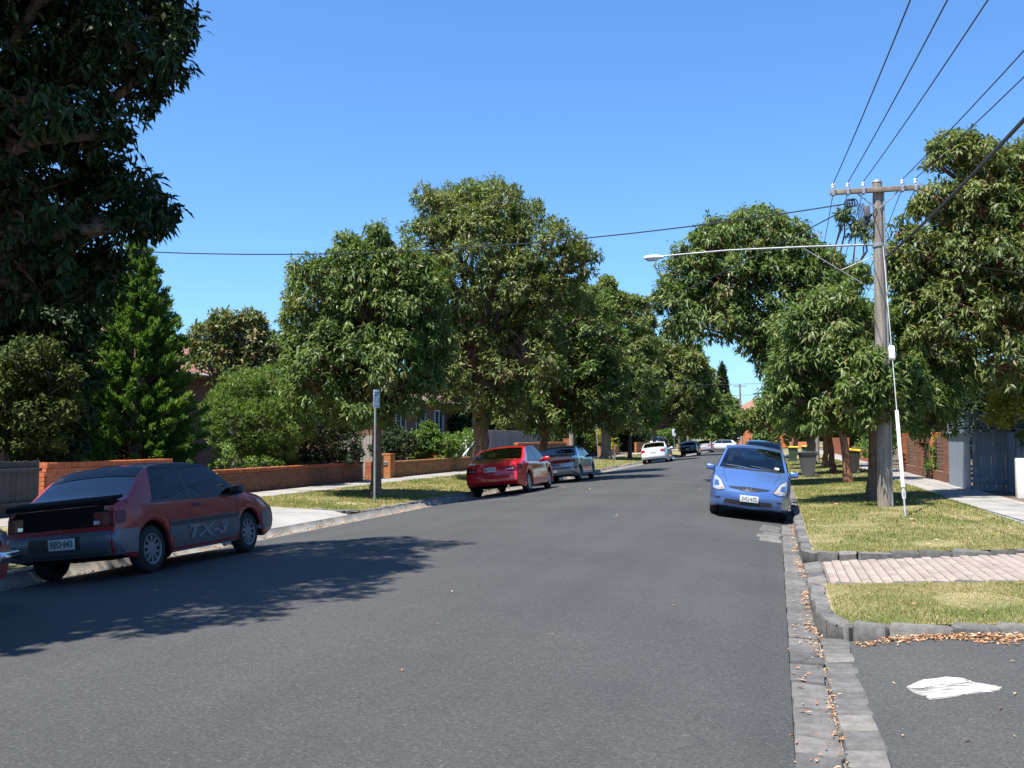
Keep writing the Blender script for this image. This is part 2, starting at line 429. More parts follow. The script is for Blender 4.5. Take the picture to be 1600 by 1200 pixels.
# footpath joints: thin recessed lines, as dark mastic strips
jb = MB()
for k in range(60):
    y = 3.5 + k * 1.52
    jb.box(((LP0 + LP1) / 2, y, zg(-13.4) + 0.0115), (1.28, 0.014, 0.004))
jo = jb.build('expansion_joints', M['gutter'], fp); tag(jo, kind='stuff')
# right side
RP0, RP1 = 4.05, 5.45
VR = [(9.12, 11.8), (14.75, 76.0), (80, Y_END)]      # verge stretches along the right kerb
for (a, b) in VR:
    o = sheet('verge_right', lin(XR + 0.14, RP0, 10), lin(a + 0.14, b, max(4, int((b - a) / 1.5))), ZX, M['lawn']); tag(o, kind='structure')
fpr = sheet('footpath_right', lin(RP0, RP1, 3), lin(-10, Y_END, 101), ZX, M['concrete'], 0.004); tag(fpr, kind='structure')
jb = MB()
for k in range(40):
    y = 8.6 + k * 1.52
    jb.box(((RP0 + RP1) / 2, y, 0.16 + 0.0065), (1.38, 0.014, 0.005))
jo = jb.build('expansion_joints', M['gutter'], fpr); tag(jo, kind='stuff')
yr = sheet('yard_right', lin(RP1, 60, 21), lin(-10, Y_END, 41), lambda x, y: 0.155, M['soil']); tag(yr, kind='structure')
def zdrv(x, y):
    t = min(1, max(0, (x - 0.58) / 0.6)); return -0.138 + 0.05 * t * t * (3 - 2 * t) + max(0, x - 0.58) / 3.45 * 0.23
dr = sheet('asphalt_driveway', lin(0.55, RP0, 22), lin(-10, 9.16, 20), zdrv, M['asphalt_old']); tag(dr, kind='structure')
# worn white paint mark on the driveway
def blob(name, outline, z0, mat, n_in=1):
    V = [(x, y, zdrv(x, y) + z0) for (x, y) in outline]; c = (sum(v[0] for v in V) / len(V), sum(v[1] for v in V) / len(V))
    V.append((c[0], c[1], zdrv(*c) + z0)); n = len(outline)
    return mesh_obj(name, V, [(i, (i + 1) % n, n) for i in range(n)], mat)
def gp(u, v, z=-0.01):
    a = at(u, v, 10.0); d = Vector((a.x, a.y, a.z - EYE)); t = (z - EYE) / d.z
    return (d.x * t, d.y * t)
pm = blob('paint_mark', [gp(*q) for q in [(1416, 1054), (1440, 1048), (1478, 1049), (1505, 1053), (1522, 1059), (1545, 1064), (1567, 1069), (1560, 1074), (1520, 1076), (1480, 1078), (1452, 1077), (1446, 1071), (1432, 1066), (1424, 1061)]], 0.003, M['road_paint_worn'])
for ol in ([(1416, 1054), (1440, 1048), (1460, 1049.5), (1478, 1049), (1505, 1053), (1519, 1058.5), (1495, 1060), (1470, 1058.5), (1440, 1059.5), (1425, 1057)], [(1448, 1070.5), (1462, 1068), (1490, 1069), (1510, 1067), (1538, 1066), (1567, 1069), (1558, 1073), (1530, 1073.5), (1510, 1076), (1480, 1077), (1455, 1076)]):
    q_ = blob('paint_streak', [gp(*q) for q in ol], 0.006, M['road_paint']); q_.parent = pm
tag(pm, 'worn white painted smear on the grey asphalt driveway', 'road marking')

rng = random.Random(4)
def rough_stone(name, d, seed, b=0.018):
    """one hewn block: bevelled and slightly uneven, about 40 triangles"""
    r = random.Random(seed)
    bm = bmesh.new(); bmesh.ops.create_cube(bm, size=1)
    bmesh.ops.scale(bm, vec=d, verts=bm.verts)
    bmesh.ops.bevel(bm, geom=bm.edges[:], offset=b, segments=1, affect='EDGES')
    for v in bm.verts:
        v.co += Vector((r.uniform(-1, 1), r.uniform(-1, 1), r.uniform(-1, 1))) * b * 0.55
    me = bpy.data.meshes.new(name); bm.to_mesh(me); bm.free()
    me.polygons.foreach_set('use_smooth', [True] * len(me.polygons)); me.set_sharp_from_angle(angle=R(40))
    me.materials.append(M['bluestone'])
    return me
# flat gutter stones and crossing stones (parts of one gutter)
gutter = empty('bluestone_gutter', (0.2, 9, -0.15)); tag(gutter, kind='structure')
flat = [rough_stone('gutter_stone', (0.262, 0.30, 0.08), s, 0.012) for s in range(7)]
flat2 = [rough_stone('crossing_stone', (0.235, 0.36, 0.1), s + 20, 0.014) for s in range(7)]
y = 2.0
while y < 30:
    L = rng.uniform(0.26, 0.46)
    o = link_mesh('gutter_stone', rng.choice(flat), gutter, (0.205 - 0.2 + rng.uniform(-.01, .01), y + L / 2 - 9, -0.188 + 0.15 + rng.uniform(-.006, .006)), (0, R(2.5), rng.uniform(-.03, .03)), (1, L / 0.315, 1))
    y += L
y = 2.0
while y < 9.0:
    L = rng.uniform(0.26, 0.40)
    link_mesh('crossing_stone', rng.choice(flat2), gutter, (0.462 - 0.2 + rng.uniform(-.008, .008), y + L / 2 - 9, -0.185 + 0.15 + rng.uniform(-.006, .006)), (0, R(-3), rng.uniform(-.03, .03)), (1, L / 0.375, 1))
    y += L
y = 11.95
while y < 14.6:
    L = rng.uniform(0.3, 0.45)
    link_mesh('crossing_stone', rng.choice(flat2), gutter, (0.465 - 0.2, y + L / 2 - 9, -0.16 + 0.15 + rng.uniform(-.006, .006)), (0, R(-10), rng.uniform(-.03, .03)), (1, L / 0.375, 1))
    y += L
for (gx, gy, w, l) in [(-0.12, 17.6, .38, .5), (-0.16, 18.2, .42, .55), (-0.10, 18.85, .34, .5), (-0.14, 19.45, .4, .55), (-0.12, 20.1, .38, .6)]:
    link_mesh('apron_stone', rng.choice(flat), gutter, (gx - 0.2, gy - 9, zg(gx) - 0.03 + 0.15), (0, R(6.5), rng.uniform(-.05, .05)), (w / 0.265, l / 0.31, 1))
# upright kerb stones
kerbs = [rough_stone('kerb_stone', (0.17, 0.40, 0.26), s + 40, 0.025) for s in range(9)]
def kerb_run(parent, pts, zt, lo=0.28, hi=0.5, px=0.0, py=0.0, maxn=400):
    """stones end to end along a polyline; zt = top level"""
    n = 0
    for (a, b) in zip(pts[:-1], pts[1:]):
        a = Vector(a); b = Vector(b); d = b - a; Lt = d.length; t = 0; ang = math.atan2(d.y, d.x) - math.pi / 2
        while t < Lt - 0.05:
            L = min(rng.uniform(lo, hi), Lt - t)
            if Lt - t - L < 0.12: L = Lt - t
            p = a + d / Lt * (t + L / 2)
            zt2 = zt(p.x) if callable(zt) else zt
            o = link_mesh('kerb_stone', rng.choice(kerbs), parent, (p.x - px, p.y - py, zt2 - 0.125 + rng.uniform(-.008, .008)),
                          (rng.uniform(-.03, .03), rng.uniform(-.04, .04), ang + rng.uniform(-.04, .04) + rng.choice((0, math.pi))), (rng.uniform(.93, 1.05), L / 0.405, 1))
            t += L; n += 1
    return n
k1 = empty('bluestone_kerb', (XR, 9.1, 0)); tag(k1, kind='structure')
KX = XR + 0.075
kerb_run(k1, [(KX, 11.75), (KX, 9.75), (KX + 0.06, 9.45), (KX + 0.22, 9.24), (KX + 0.5, 9.14), (RP0, 9.14)], lambda x: zg(x) + 0.01, px=XR, py=9.1)
kerb_run(k1, [(KX + 0.2, 11.84), (RP0, 11.84)], lambda x: zg(x) - 0.012, .25, .4, px=XR, py=9.1)
k2 = empty('bluestone_kerb', (XR, 14.7, 0)); tag(k2, kind='structure')
kerb_run(k2, [(RP0, 14.74), (KX + 0.42, 14.74), (KX + 0.15, 14.84), (KX, 15.15), (KX, 60)], lambda x: zg(x) + 0.01, px=XR, py=14.7)
kerb_run(k2, [(KX, 60), (KX, 76)], lambda x: zg(x) + 0.01, .9, 1.1, px=XR, py=14.7)
k3 = empty('bluestone_kerb', (XL, 20.6, 0)); tag(k3, kind='structure')
KL = XL - 0.08
kerb_run(k3, [(-10.1, 20.62), (-9.35, 20.64), (-9.08, 20.8), (KL, 21.15), (KL, 44.2), (KL - .1, 44.45)], lambda x: zg(x) + 0.012, px=XL, py=20.6)
kerb_run(k3, [(KL - .1, 48.6), (KL, 48.9), (KL, 76)], lambda x: zg(x) + 0.012, .45, .7, px=XL, py=20.6)
kerb_run(k3, [(KL, 79), (KL, Y_END)], lambda x: zg(x) + 0.012, 1.3, 1.6, px=XL, py=20.6)
k4 = empty('bluestone_kerb', (XL, 6, 0)); tag(k4, kind='structure')
kerb_run(k4, [(KL, 6.3), (KL, 14.0), (KL - .25, 14.2)], lambda x: zg(x) + 0.012, px=XL, py=6)
# brick paver crossing
cr = empty('paver_crossing', (0.6, 11.95, 0)); tag(cr, kind='structure')
def zpav(x): return -0.09 + (x - 0.6) / 3.45 * 0.24
bed = sheet('paver_bed', lin(0.585, RP0, 8), lin(11.8, 14.7, 4), lambda x, y: zpav(x) - 0.025, M['paver_bed'])
bed.parent = cr; bed.location = (-0.6, -11.95, 0)
bm = bmesh.new(); bmesh.ops.create_cube(bm, size=1); bmesh.ops.scale(bm, vec=(0.111, 0.2215, 0.05), verts=bm.verts)
bmesh.ops.bevel(bm, geom=[e for e in bm.edges if all(v.co.z > 0 for v in e.verts)], offset=0.006, segments=1, affect='EDGES')
pav = bpy.data.meshes.new('paver'); bm.to_mesh(pav); bm.free(); pav.materials.append(M['paver'])
cells = []
ry = 0
yy = 12.08
while yy < 14.66:
    xx = 0.66 + (0.06 if 0 else 0); col_i = 0
    while xx < RP0 - 0.05:
        off = 0.116 if col_i % 2 else 0.0
        cells.append((xx, yy + off)); xx += 0.1175; col_i += 1
    yy += 0.2315
cells = [c for c in cells if c[1] < 14.6]
cells.sort(key=lambda c: math.hypot(c[0], c[1]))
slope = math.atan2(0.24, 3.45)
for (xx, yy) in cells[:300]:
    link_mesh('paver', pav, cr, (xx - 0.6, yy - 11.95, zpav(xx) - 0.022 + rng.uniform(-.002, .002)), (rng.uniform(-.01, .01), -slope, rng.uniform(-.012, .012)))
rest = MB()
for (xx, yy) in cells[300:]:
    rest.box((xx, yy, zpav(xx) - 0.022 + rng.uniform(-.002, .002)), (0.111, 0.2215, 0.05))
ro = rest.build('paver_field', M['paver'], cr); ro.location = (-0.6, -11.95, 0); tag(ro, kind='stuff')
# ============================================================ VEGETATION
def norm(a): return a / np.maximum(np.linalg.norm(a, axis=1, keepdims=True), 1e-9)

def quads_mesh(name, V, tone, mat, parent=None):
    """V (n,4,3) leaf quads -> one mesh with a per-face 'tone'"""
    n = V.shape[0]
    me = bpy.data.meshes.new(name)
    me.vertices.add(n * 4); me.vertices.foreach_set('co', V.reshape(-1).astype(np.float32))
    me.loops.add(n * 4); me.loops.foreach_set('vertex_index', np.arange(n * 4, dtype=np.int32))
    me.polygons.add(n); me.polygons.foreach_set('loop_start', np.arange(0, n * 4, 4, dtype=np.int32))
    me.update(calc_edges=True)
    a = me.attributes.new('tone', 'FLOAT', 'FACE'); a.data.foreach_set('value', tone.astype(np.float32))
    me.materials.append(mat)
    o = bpy.data.objects.new(name, me); COL.objects.link(o)
    if parent is not None: o.parent = parent
    return o

def leaf_quads(tips, out, k, ll, lw, droop, rs, spread=0.9, fwd=0.6, tip_tone=None):
    n = len(tips)
    T = np.repeat(tips, k, 0); O = np.repeat(out, k, 0); m = n * k
    d = norm(O * fwd + rs.normal(size=(m, 3)) * spread + np.array([0, 0, -droop]))
    L = ll * rs.uniform(0.65, 1.25, (m, 1)); W = lw * rs.uniform(0.75, 1.2, (m, 1))
    s = norm(np.cross(d, O * 0.8 + rs.normal(size=(m, 3)) * 0.45 + np.array([0, 0, 0.8])))
    nn = np.cross(s, d)
    b = T + rs.normal(size=(m, 3)) * ll * 0.18
    mid = b + d * L * 0.48 + nn * L * 0.05
    tip = b + d * L - nn * L * 0.08; tip[:, 2] -= droop * L[:, 0] * 0.18
    V = np.stack([b, mid + s * W * .5, tip, mid - s * W * .5], 1)
    tone = np.clip(np.repeat(rs.uniform(0.12, 0.72, n) if tip_tone is None else tip_tone, k) + rs.normal(size=m) * 0.13, 0, 1)
    return V, tone

def lobes_to_tips(lobes, rs, tips_per_m2, clump=0.36, inner=0.15):
    """lobe = (cx,cy,cz,rx,ry,rz): clumps over each lobe's surface, twig tips over each clump"""
    C = np.array([l[:3] for l in lobes], float); Rr = np.array([l[3:6] for l in lobes], float)
    tips = []; outs = []; clumps = []; tones = []
    for i in range(len(lobes)):
        area = 4 * math.pi * ((Rr[i, 0] * Rr[i, 1]) ** 1.6 / 3 + (Rr[i, 0] * Rr[i, 2]) ** 1.6 / 3 + (Rr[i, 1] * Rr[i, 2]) ** 1.6 / 3) ** (1 / 1.6)
        rm = Rr[i].mean(); rc0 = max(0.2, rm * clump)
        nc = max(5, int(area / (math.pi * rc0 * rc0) * 1.15))
        u = norm(rs.normal(size=(nc, 3))); u[:, 2] = np.where(u[:, 2] < -0.55, -u[:, 2] * 0.6, u[:, 2]); u = norm(u)
        cc = C[i] + u * Rr[i] * rs.uniform(0.72, 1.0, (nc, 1))
        # drop clumps buried inside another lobe
        keep = np.ones(nc, bool)
        for j in range(len(lobes)):
            if j != i: keep &= (((cc - C[j]) / Rr[j]) ** 2).sum(1) > 0.55
        cc = cc[keep]; u = u[keep]
        for c, uu in zip(cc, u):
            r = rc0 * rs.uniform(0.7, 1.3)
            nt = max(3, int(tips_per_m2 * math.pi * r * r * 1.6))
            w = norm(rs.normal(size=(nt, 3)) + uu * 0.75)
            rad = rs.uniform(0.55, 1.08, (nt, 1))
            tips.append(c + w * r * rad * np.array([1, 1, 0.85])); outs.append(norm(w * 0.7 + uu * 0.5))
            clumps.append((c, i)); tones.append(np.clip(rs.normal(0.42, 0.17) + rs.normal(size=nt) * 0.1, 0, 1))
        ni = int(inner * tips_per_m2 * area)
        if ni > 0:
            w = norm(rs.normal(size=(ni, 3)))
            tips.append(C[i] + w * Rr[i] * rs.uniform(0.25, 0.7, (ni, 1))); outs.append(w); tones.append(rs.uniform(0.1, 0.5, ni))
    return np.concatenate(tips), np.concatenate(outs), np.concatenate(tones), clumps

def limb(mb, a, b, r0, r1, rs, n=7, seg=5, wob=0.08):
    a = np.array(a, float); b = np.array(b, float); L = np.linalg.norm(b - a)
    pts = []; rad = []
    for i in range(seg + 1):
        t = i / seg
        p = a + (b - a) * t + np.array([0, 0, 1]) * math.sin(t * math.pi) * L * 0.06
        if 0 < i < seg: p = p + rs.normal(size=3) * L * wob * 0.35
        pts.append(tuple(p)); rad.append(r0 + (r1 - r0) * t)
    mb.tube(pts, rad, n)

NTRI = [0]
def tree(name, label, base, trunk_h, trunk_r, lobes, leaf='leaf_box', bark='bark_red', dens=22, k=6, ll=0.17, lw=0.06, droop=0.5,
         seed=1, group=None, lean=(0, 0), cat='tree', clump=0.36, inner=0.15, flare=1.5, stems=1, spread=0.9, limbs=True):
    rs = np.random.RandomState(seed)
    root = empty(name, base); tag(root, label, cat, group)
    bx, by, bz = base
    lob = [(l[0] - bx, l[1] - by, l[2] - bz, l[3], l[4], l[5]) for l in lobes]
    mb = MB(); fork = np.array([lean[0], lean[1], trunk_h])
    for s in range(stems):
        off = np.array([0, 0, 0]) if stems == 1 else np.array([math.cos(s * 2.4), math.sin(s * 2.4), 0]) * trunk_r * 1.6
        pts = []; rad = []
        for i in range(9):
            t = i / 8; fl = 1 + (flare - 1) * max(0, 1 - t * trunk_h / 0.55) ** 2
            p = off * (1 + t) + np.array([lean[0] * t ** 1.4, lean[1] * t ** 1.4, t * trunk_h - 0.06]) + rs.normal(size=3) * trunk_r * 0.12 * (0 if i == 0 else 1)
            pts.append(tuple(p)); rad.append(trunk_r * fl * (1 - 0.25 * t) * rs.uniform(.94, 1.06))
        mb.tube(pts, rad, 12)
    trunk = mb.build('trunk', M[bark], root, 60)
    tips, outs, tones, clumps = lobes_to_tips(lob, rs, dens, clump, inner)
    if limbs and len(lob) > 5:
        bb = MB()
        for i, l in enumerate(lob):
            c = np.array(l[:3]); st = fork * rs.uniform(0.75, 1.0)
            limb(bb, st, c, trunk_r * rs.uniform(.32, .5), trunk_r * 0.14, rs, 6)
        for (c, i) in clumps[::2]:
            limb(bb, np.array(lob[i][:3]) + rs.normal(size=3) * .1, c, trunk_r * 0.11, 0.008, rs, 4, 3, .15)
        bb.build('branches', M[bark], root, 60)
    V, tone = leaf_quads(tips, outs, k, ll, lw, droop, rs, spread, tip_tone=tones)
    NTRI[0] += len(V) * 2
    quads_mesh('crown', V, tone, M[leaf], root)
    return root

def px_lobes(base_xy, px, seed=0, thick=1.0, dshift=0.0, sprout=0.75, back=1.0):
    """silhouette lobes (u, v, r) as surveyed, set at the tree's own distance and spread round its trunk"""
    r_ = random.Random(seed); D = depth_of(base_xy[0], base_xy[1]); out = []
    us = [q[0] for q in px]; cu = (min(us) + max(us)) / 2; hw = max(1.0, (max(us) - min(us)) / 2 + 25)
    Rm = hw / _f * D
    for i, q in enumerate(px):
        u, v, r = q[:3]
        rd = Rm * math.sqrt(max(0.05, 1 - ((u - cu) / hw) ** 2)) * thick
        offs = [q[3] * Rm] if len(q) > 3 else [r_.uniform(-0.15, 0.1) * rd - 0.30 * rd, 0.42 * rd]
        if len(offs) > 1 and r_.random() > back: offs = offs[:1]
        for o in offs:
            dd = D + o + dshift
            p = at(u, v, dd); rr = r / _f * dd
            out.append((p.x, p.y, p.z, rr * r_.uniform(.92, 1.05), rr * r_.uniform(.92, 1.05), rr * r_.uniform(.85, 0.97)))
            for _ in range(2):      # young shoots that break the outline
                if r_.random() < sprout:
                    a = r_.uniform(-.35, math.pi + .35); e = r_.uniform(.9, 1.12) * rr; q_ = rr * r_.uniform(.2, .34)
                    out.append((p.x + math.cos(a) * e * .97, p.y + math.cos(a) * e * .26 + r_.uniform(-.3, .3) * rr, p.z + math.sin(a) * e, q_, q_, q_ * 1.25))
    return out

ST = 'broad-leaved street trees along the verges'
# --- big tree, its shade put into dark leaf colour, hanging over the left kerb by the red hatchback
B = (-10.4, 7.4, zg(-10.4))
px = [(130, 60, 110, .15), (205, 75, 62, -.1), (245, 30, 32, 0), (60, 200, 120, -.2), (165, 130, 66, .1), (130, 215, 56, -.15), (40, 330, 110, 0), (140, 330, 66, .2), (190, 330, 42, .1), (222, 352, 24, 0), (110, 415, 62, .15), (20, 440, 80, .1),
      (-140, 110, 160, 0), (-130, 320, 140, .2), (100, -50, 90, .1), (0, -140, 130, -.1), (205, -30, 50, 0), (-180, -80, 150, .2), (-60, 440, 80, .3), (255, 95, 20, 0), (160, 440, 26, .3), (210, 290, 24, .1)]
tree('brush_box_tree', 'huge shaded tree with darkened leaves overhanging the top left corner above the parked red hatchback', B, 3.0, 0.3, px_lobes((-8.0, 8.0), px, 30, sprout=.4) + [(-7.6, 8.4, 7.8, 1.1, 1.3, 1.1), (-7.2, 6.8, 7.2, 1.2, 1.3, 1.1), (-7.9, 9.9, 7.9, 1.3, 1.3, 1.2), (-8.1, 7.3, 8.2, 1.6, 1.6, 1.3), (-8.8, 5.6, 6.8, 1.6, 1.6, 1.3), (-7.3, 5.2, 6.3, 1.2, 1.2, 1.0), (-9.4, 8.8, 8.6, 1.7, 1.7, 1.3), (-10.4, 6.0, 5.8, 1.5, 1.5, 1.2), (-11.6, 7.4, 6.0, 1.6, 1.6, 1.3), (-9.7, 6.4, 6.8, 1.2, 1.2, 1.1), (-10.9, 4.9, 4.9, 1.4, 1.4, 1.1)], 'leaf_box_dark_shaded', 'bark_brown', dens=45, k=6, ll=0.122, lw=0.043, droop=0.75, seed=3, group=ST, inner=0.35)
# its neighbours nearer the viewer, outside the picture: they throw the shade on the road at lower left
B = (-11.3, 2.2, zg(-11.3))
lob = [(-11, 2.4, 7.2, 2.6, 2.6, 2.2), (-9.4, 3.4, 6.2, 1.9, 1.9, 1.5), (-9.6, 0.6, 6.4, 1.9, 1.9, 1.5), (-12, 4.2, 6.0, 2.1, 2.1, 1.7), (-11, 5.0, 8.2, 2.2, 2.2, 1.8), (-12.4, 1.6, 5.4, 2, 2, 1.5), (-9.2, 5.0, 6.8, 1.6, 1.6, 1.2), (-9.4, 3.0, 7.7, 1.7, 1.7, 1.3), (-8.7, 4.2, 7.8, 1.3, 1.3, 1.1)]
tree('brush_box_tree', 'street tree left of the picture whose shade covers the road at lower left', B, 3.4, 0.28, lob, 'leaf_box_dark_shaded', 'bark_brown', dens=9, k=6, ll=0.3, lw=0.14, droop=0.7, seed=5, group=ST, inner=0.6)

for i, (x, y, h, r, lb) in enumerate([(-16.6, 5.0, 11.5, 4.4, 'tall unseen tree added left of the picture to shade the overhanging street tree'), (-16.0, -3.5, 10.5, 4.2, 'unseen tree added left of the picture and behind the viewer for shade')]):  # unseen trees added to shade the overhanging street tree
    rr = random.Random(40 + i)
    lob = [(x + rr.uniform(-.5, .5) * r, y + rr.uniform(-.5, .5) * r, rr.uniform(.4, .85) * h, r * .6, r * .6, r * .5) for _ in range(10)]
    tree('yard_tree', lb, (x, y, 0.13), h * .3, 0.3, lob, 'leaf_box_dark_shaded', 'bark_grey', dens=3, k=6, ll=0.48, lw=0.2, droop=0.3, seed=56 + i, group='trees in the yards on the left')
# --- left row
B = (-10.5, 25.2, zg(-10.5))
px = [(500, 460, 46), (543, 400, 18), (515, 432, 30), (592, 392, 20), (550, 430, 22), (600, 430, 26), (575, 500, 60), (635, 470, 48), (480, 530, 36), (520, 560, 60), (600, 570, 70), (660, 545, 40), (490, 610, 42), (560, 635, 50), (612, 620, 44), (655, 590, 30), (618, 425, 36), (470, 500, 24), (655, 490, 36), (642, 428, 28), (660, 455, 34), (545, 380, 11), (590, 370, 11)]
tree('brush_box_tree', 'round street tree growing on the grass just behind the parking sign', B, 2.3, 0.15, px_lobes(B, px, 1), 'leaf_box', 'bark_brown', dens=26, k=6, ll=0.18, lw=0.05, droop=0.65, seed=11, group=ST)
B = (-10.8, 35.8, zg(-10.8))
px = [(735, 325, 40), (695, 335, 40), (775, 325, 42), (820, 355, 40), (675, 380, 45), (740, 390, 65), (850, 385, 46), (885, 420, 34), (660, 440, 45), (720, 460, 60), (800, 450, 62), (870, 480, 48), (690, 530, 48), (690, 480, 40), (705, 575, 42), (905, 400, 22), (715, 610, 46), (770, 590, 44), (735, 560, 50), (790, 640, 34), (820, 560, 60)]
tree('brush_box_tree', 'tallest street tree on the left with thick fibrous trunk behind the red sedan', B, 4.2, 0.33, px_lobes(B, px, 2, 0.85, back=0.7, sprout=0.4), 'leaf_olive', 'bark_brown', dens=19, k=6, ll=0.18, lw=0.056, droop=0.4, seed=12, group=ST, inner=0.02, flare=1.3)
B = (-10.7, 45.3, zg(-10.7))
px = [(770, 490, 38), (820, 475, 36), (880, 475, 36), (920, 505, 38), (945, 540, 30), (840, 530, 60), (900, 570, 55), (790, 560, 50), (870, 630, 52), (925, 625, 44), (815, 640, 44), (955, 590, 30), (850, 665, 30), (900, 660, 30), (945, 650, 26)]
tree('brush_box_tree', 'broad low street tree with forked trunk behind the silver sedan', B, 2.2, 0.22, px_lobes(B, px, 3), 'leaf_box', 'bark_red', dens=10, k=6, ll=0.24, lw=0.082, droop=0.5, seed=13, group=ST, lean=(0.3, 0.2))
B = (-12.2, 73.0, zg(-12.2))
px = [(945, 490, 32), (985, 500, 30), (965, 530, 36), (930, 540, 30), (1000, 545, 28), (970, 590, 44), (940, 630, 36), (1000, 620, 34), (975, 655, 30), (940, 460, 14), (950, 445, 10), (920, 600, 30)]
tree('brush_box_tree', 'tall dark trunked street tree beyond the farther parking sign', B, 3.6, 0.42, px_lobes(B, px, 4), 'leaf_olive', 'bark_grey', dens=4.8, k=6, ll=0.36, lw=0.125, droop=0.4, seed=14, group=ST)
B = (-11.2, 78.5, zg(-11.2))
px = [(985, 640, 24), (968, 655, 20), (1005, 650, 22), (985, 665, 18)]
tree('brush_box_tree', 'small street tree with thin brown trunk left of the white sedan', B, 2.0, 0.17, px_lobes(B, px, 5), 'leaf_bright', 'bark_red', dens=8, k=6, ll=0.3, lw=0.12, droop=0.3, seed=15, group=ST)
B = (-10.8, 91.5, zg(-10.8))
px = [(1045, 550, 26), (1020, 560, 26), (1070, 575, 28), (1040, 600, 42), (1085, 610, 30), (1010, 610, 34), (1095, 640, 26), (1060, 645, 34), (1015, 650, 28), (1075, 665, 20), (1100, 600, 16)]
tree('brush_box_tree', 'dense street tree with fanning limbs above the white sedan', B, 2.8, 0.2, px_lobes(B, px, 6), 'leaf_olive', 'bark_grey', dens=4.2, k=6, ll=0.4, lw=0.15, droop=0.35, seed=16, group=ST)
B = (-11.0, 118, zg(-11.0))
px = [(1088, 655, 18), (1108, 650, 20), (1100, 670, 20), (1078, 672, 16), (1120, 668, 16)]
tree('brush_box_tree', 'pale green street tree behind the small far signpost', B, 2.2, 0.18, px_lobes(B, px, 7), 'leaf_bright', 'bark_grey', dens=4, k=6, ll=0.45, lw=0.18, droop=0.3, seed=17, group=ST)
B = (-11.5, 136, zg(-11.5))
px = [(1118, 640, 20), (1135, 648, 20), (1125, 665, 22), (1110, 655, 18), (1142, 668, 15)]
tree('brush_box_tree', 'far left street tree at the end of the row of parked cars', B, 2.2, 0.22, px_lobes(B, px, 8), 'leaf_box', 'bark_grey', dens=4, k=6, ll=0.5, lw=0.2, droop=0.3, seed=18, group=ST)

# --- right row
B = (2.4, 26.4, zg(2.4))
px = [(1300, 500, 52), (1350, 520, 46), (1260, 520, 44), (1250, 578, 42), (1310, 570, 56), (1370, 585, 42), (1240, 625, 34), (1280, 635, 50), (1345, 640, 46), (1410, 590, 36, -0.2), (1440, 560, 34, 0.1), (1430, 625, 40, 0.0), (1480, 610, 40, 0.2), (1395, 650, 34, -0.3), (1460, 660, 32, 0.2), (1420, 500, 36, 0.2), (1380, 570, 20, -1.12), (1378, 610, 24, -1.1), (1350, 600, 24, -1.05), (1392, 640, 18, -1.1), (1372, 650, 20, -1.1), (1345, 640, 22, -1.0), (1500, 560, 34, 0.2)]
tree('brush_box_tree', 'spreading street tree right behind the wooden power pole', B, 2.5, 0.2, px_lobes(B, px, 9, 0.8), 'leaf_box', 'bark_brown', dens=30, k=6, ll=0.19, lw=0.048, droop=0.75, seed=21, group=ST)
B = (2.4, 36.4, zg(2.4))
px = [(1150, 370, 36), (1195, 360, 34), (1110, 385, 34), (1240, 385, 34), (1285, 420, 30), (1085, 430, 38), (1150, 440, 62), (1220, 450, 56), (1060, 480, 34), (1105, 505, 48), (1165, 505, 46), (1050, 470, 24), (1330, 440, 26), (1225, 535, 42), (1165, 528, 34), (1215, 565, 32), (1225, 605, 24), (1290, 480, 40), (1320, 345, 12), (1350, 365, 14), (1075, 505, 30)]
tree('brush_box_tree', 'street tree leaning far over the road behind the street lamp arm', B, 3.6, 0.15, px_lobes(B, px, 10, 0.6, back=0.7), 'leaf_box', 'bark_red', dens=17, k=6, ll=0.22, lw=0.06, droop=0.75, seed=22, group=ST, lean=(-0.4, 0))
B = (2.4, 46.0, zg(2.4))
px = [(1260, 600, 40), (1300, 610, 42), (1335, 620, 40), (1240, 645, 28), (1270, 650, 34), (1320, 655, 30), (1350, 640, 30), (1240, 610, 26)]
tree('brush_box_tree', 'street tree with slim leaning red brown trunk behind the grey bin', B, 2.4, 0.14, px_lobes(B, px, 11), 'leaf_box', 'bark_red', dens=11, k=6, ll=0.26, lw=0.09, droop=0.6, seed=23, group=ST, lean=(-.2, 0))
B = (2.5, 54.8, zg(2.5))
px = [(1255, 625, 34), (1290, 620, 36), (1320, 630, 32), (1240, 655, 26), (1275, 660, 26), (1305, 660, 24)]
tree('brush_box_tree', 'third street tree beyond the power pole with dark straight trunk', B, 2.3, 0.15, px_lobes(B, px, 12), 'leaf_box', 'bark_red', dens=8, k=6, ll=0.3, lw=0.1, droop=0.5, seed=24, group=ST)
B = (2.0, 62.0, zg(2.0))
px = [(1235, 650, 20), (1252, 640, 24), (1238, 668, 16), (1265, 660, 22)]
tree('brush_box_tree', 'thick trunked street tree beyond the grey bin on the right verge', B, 2.4, 0.3, px_lobes(B, px, 13), 'leaf_bright', 'bark_grey', dens=7, k=6, ll=0.33, lw=0.11, droop=0.5, seed=25, group=ST)
B = (1.8, 98.0, zg(1.8))
px = [(1200, 640, 16), (1218, 630, 18), (1210, 655, 16), (1190, 655, 14), (1228, 655, 14)]
tree('brush_box_tree', 'small street tree with bare orange limbs beyond the dark wagon', B, 2.0, 0.22, px_lobes(B, px, 14), 'leaf_olive', 'bark_red', dens=5, k=6, ll=0.4, lw=0.15, droop=0.3, seed=26, group=ST)
B = (2.0, 128.0, zg(2.0))
px = [(1178, 655, 14), (1192, 648, 14), (1185, 665, 12), (1168, 662, 11)]
tree('brush_box_tree', 'small far street tree in front of the orange brick house', B, 2.0, 0.2, px_lobes(B, px, 15), 'leaf_olive', 'bark_red', dens=4, k=6, ll=0.5, lw=0.2, droop=0.3, seed=27, group=ST)

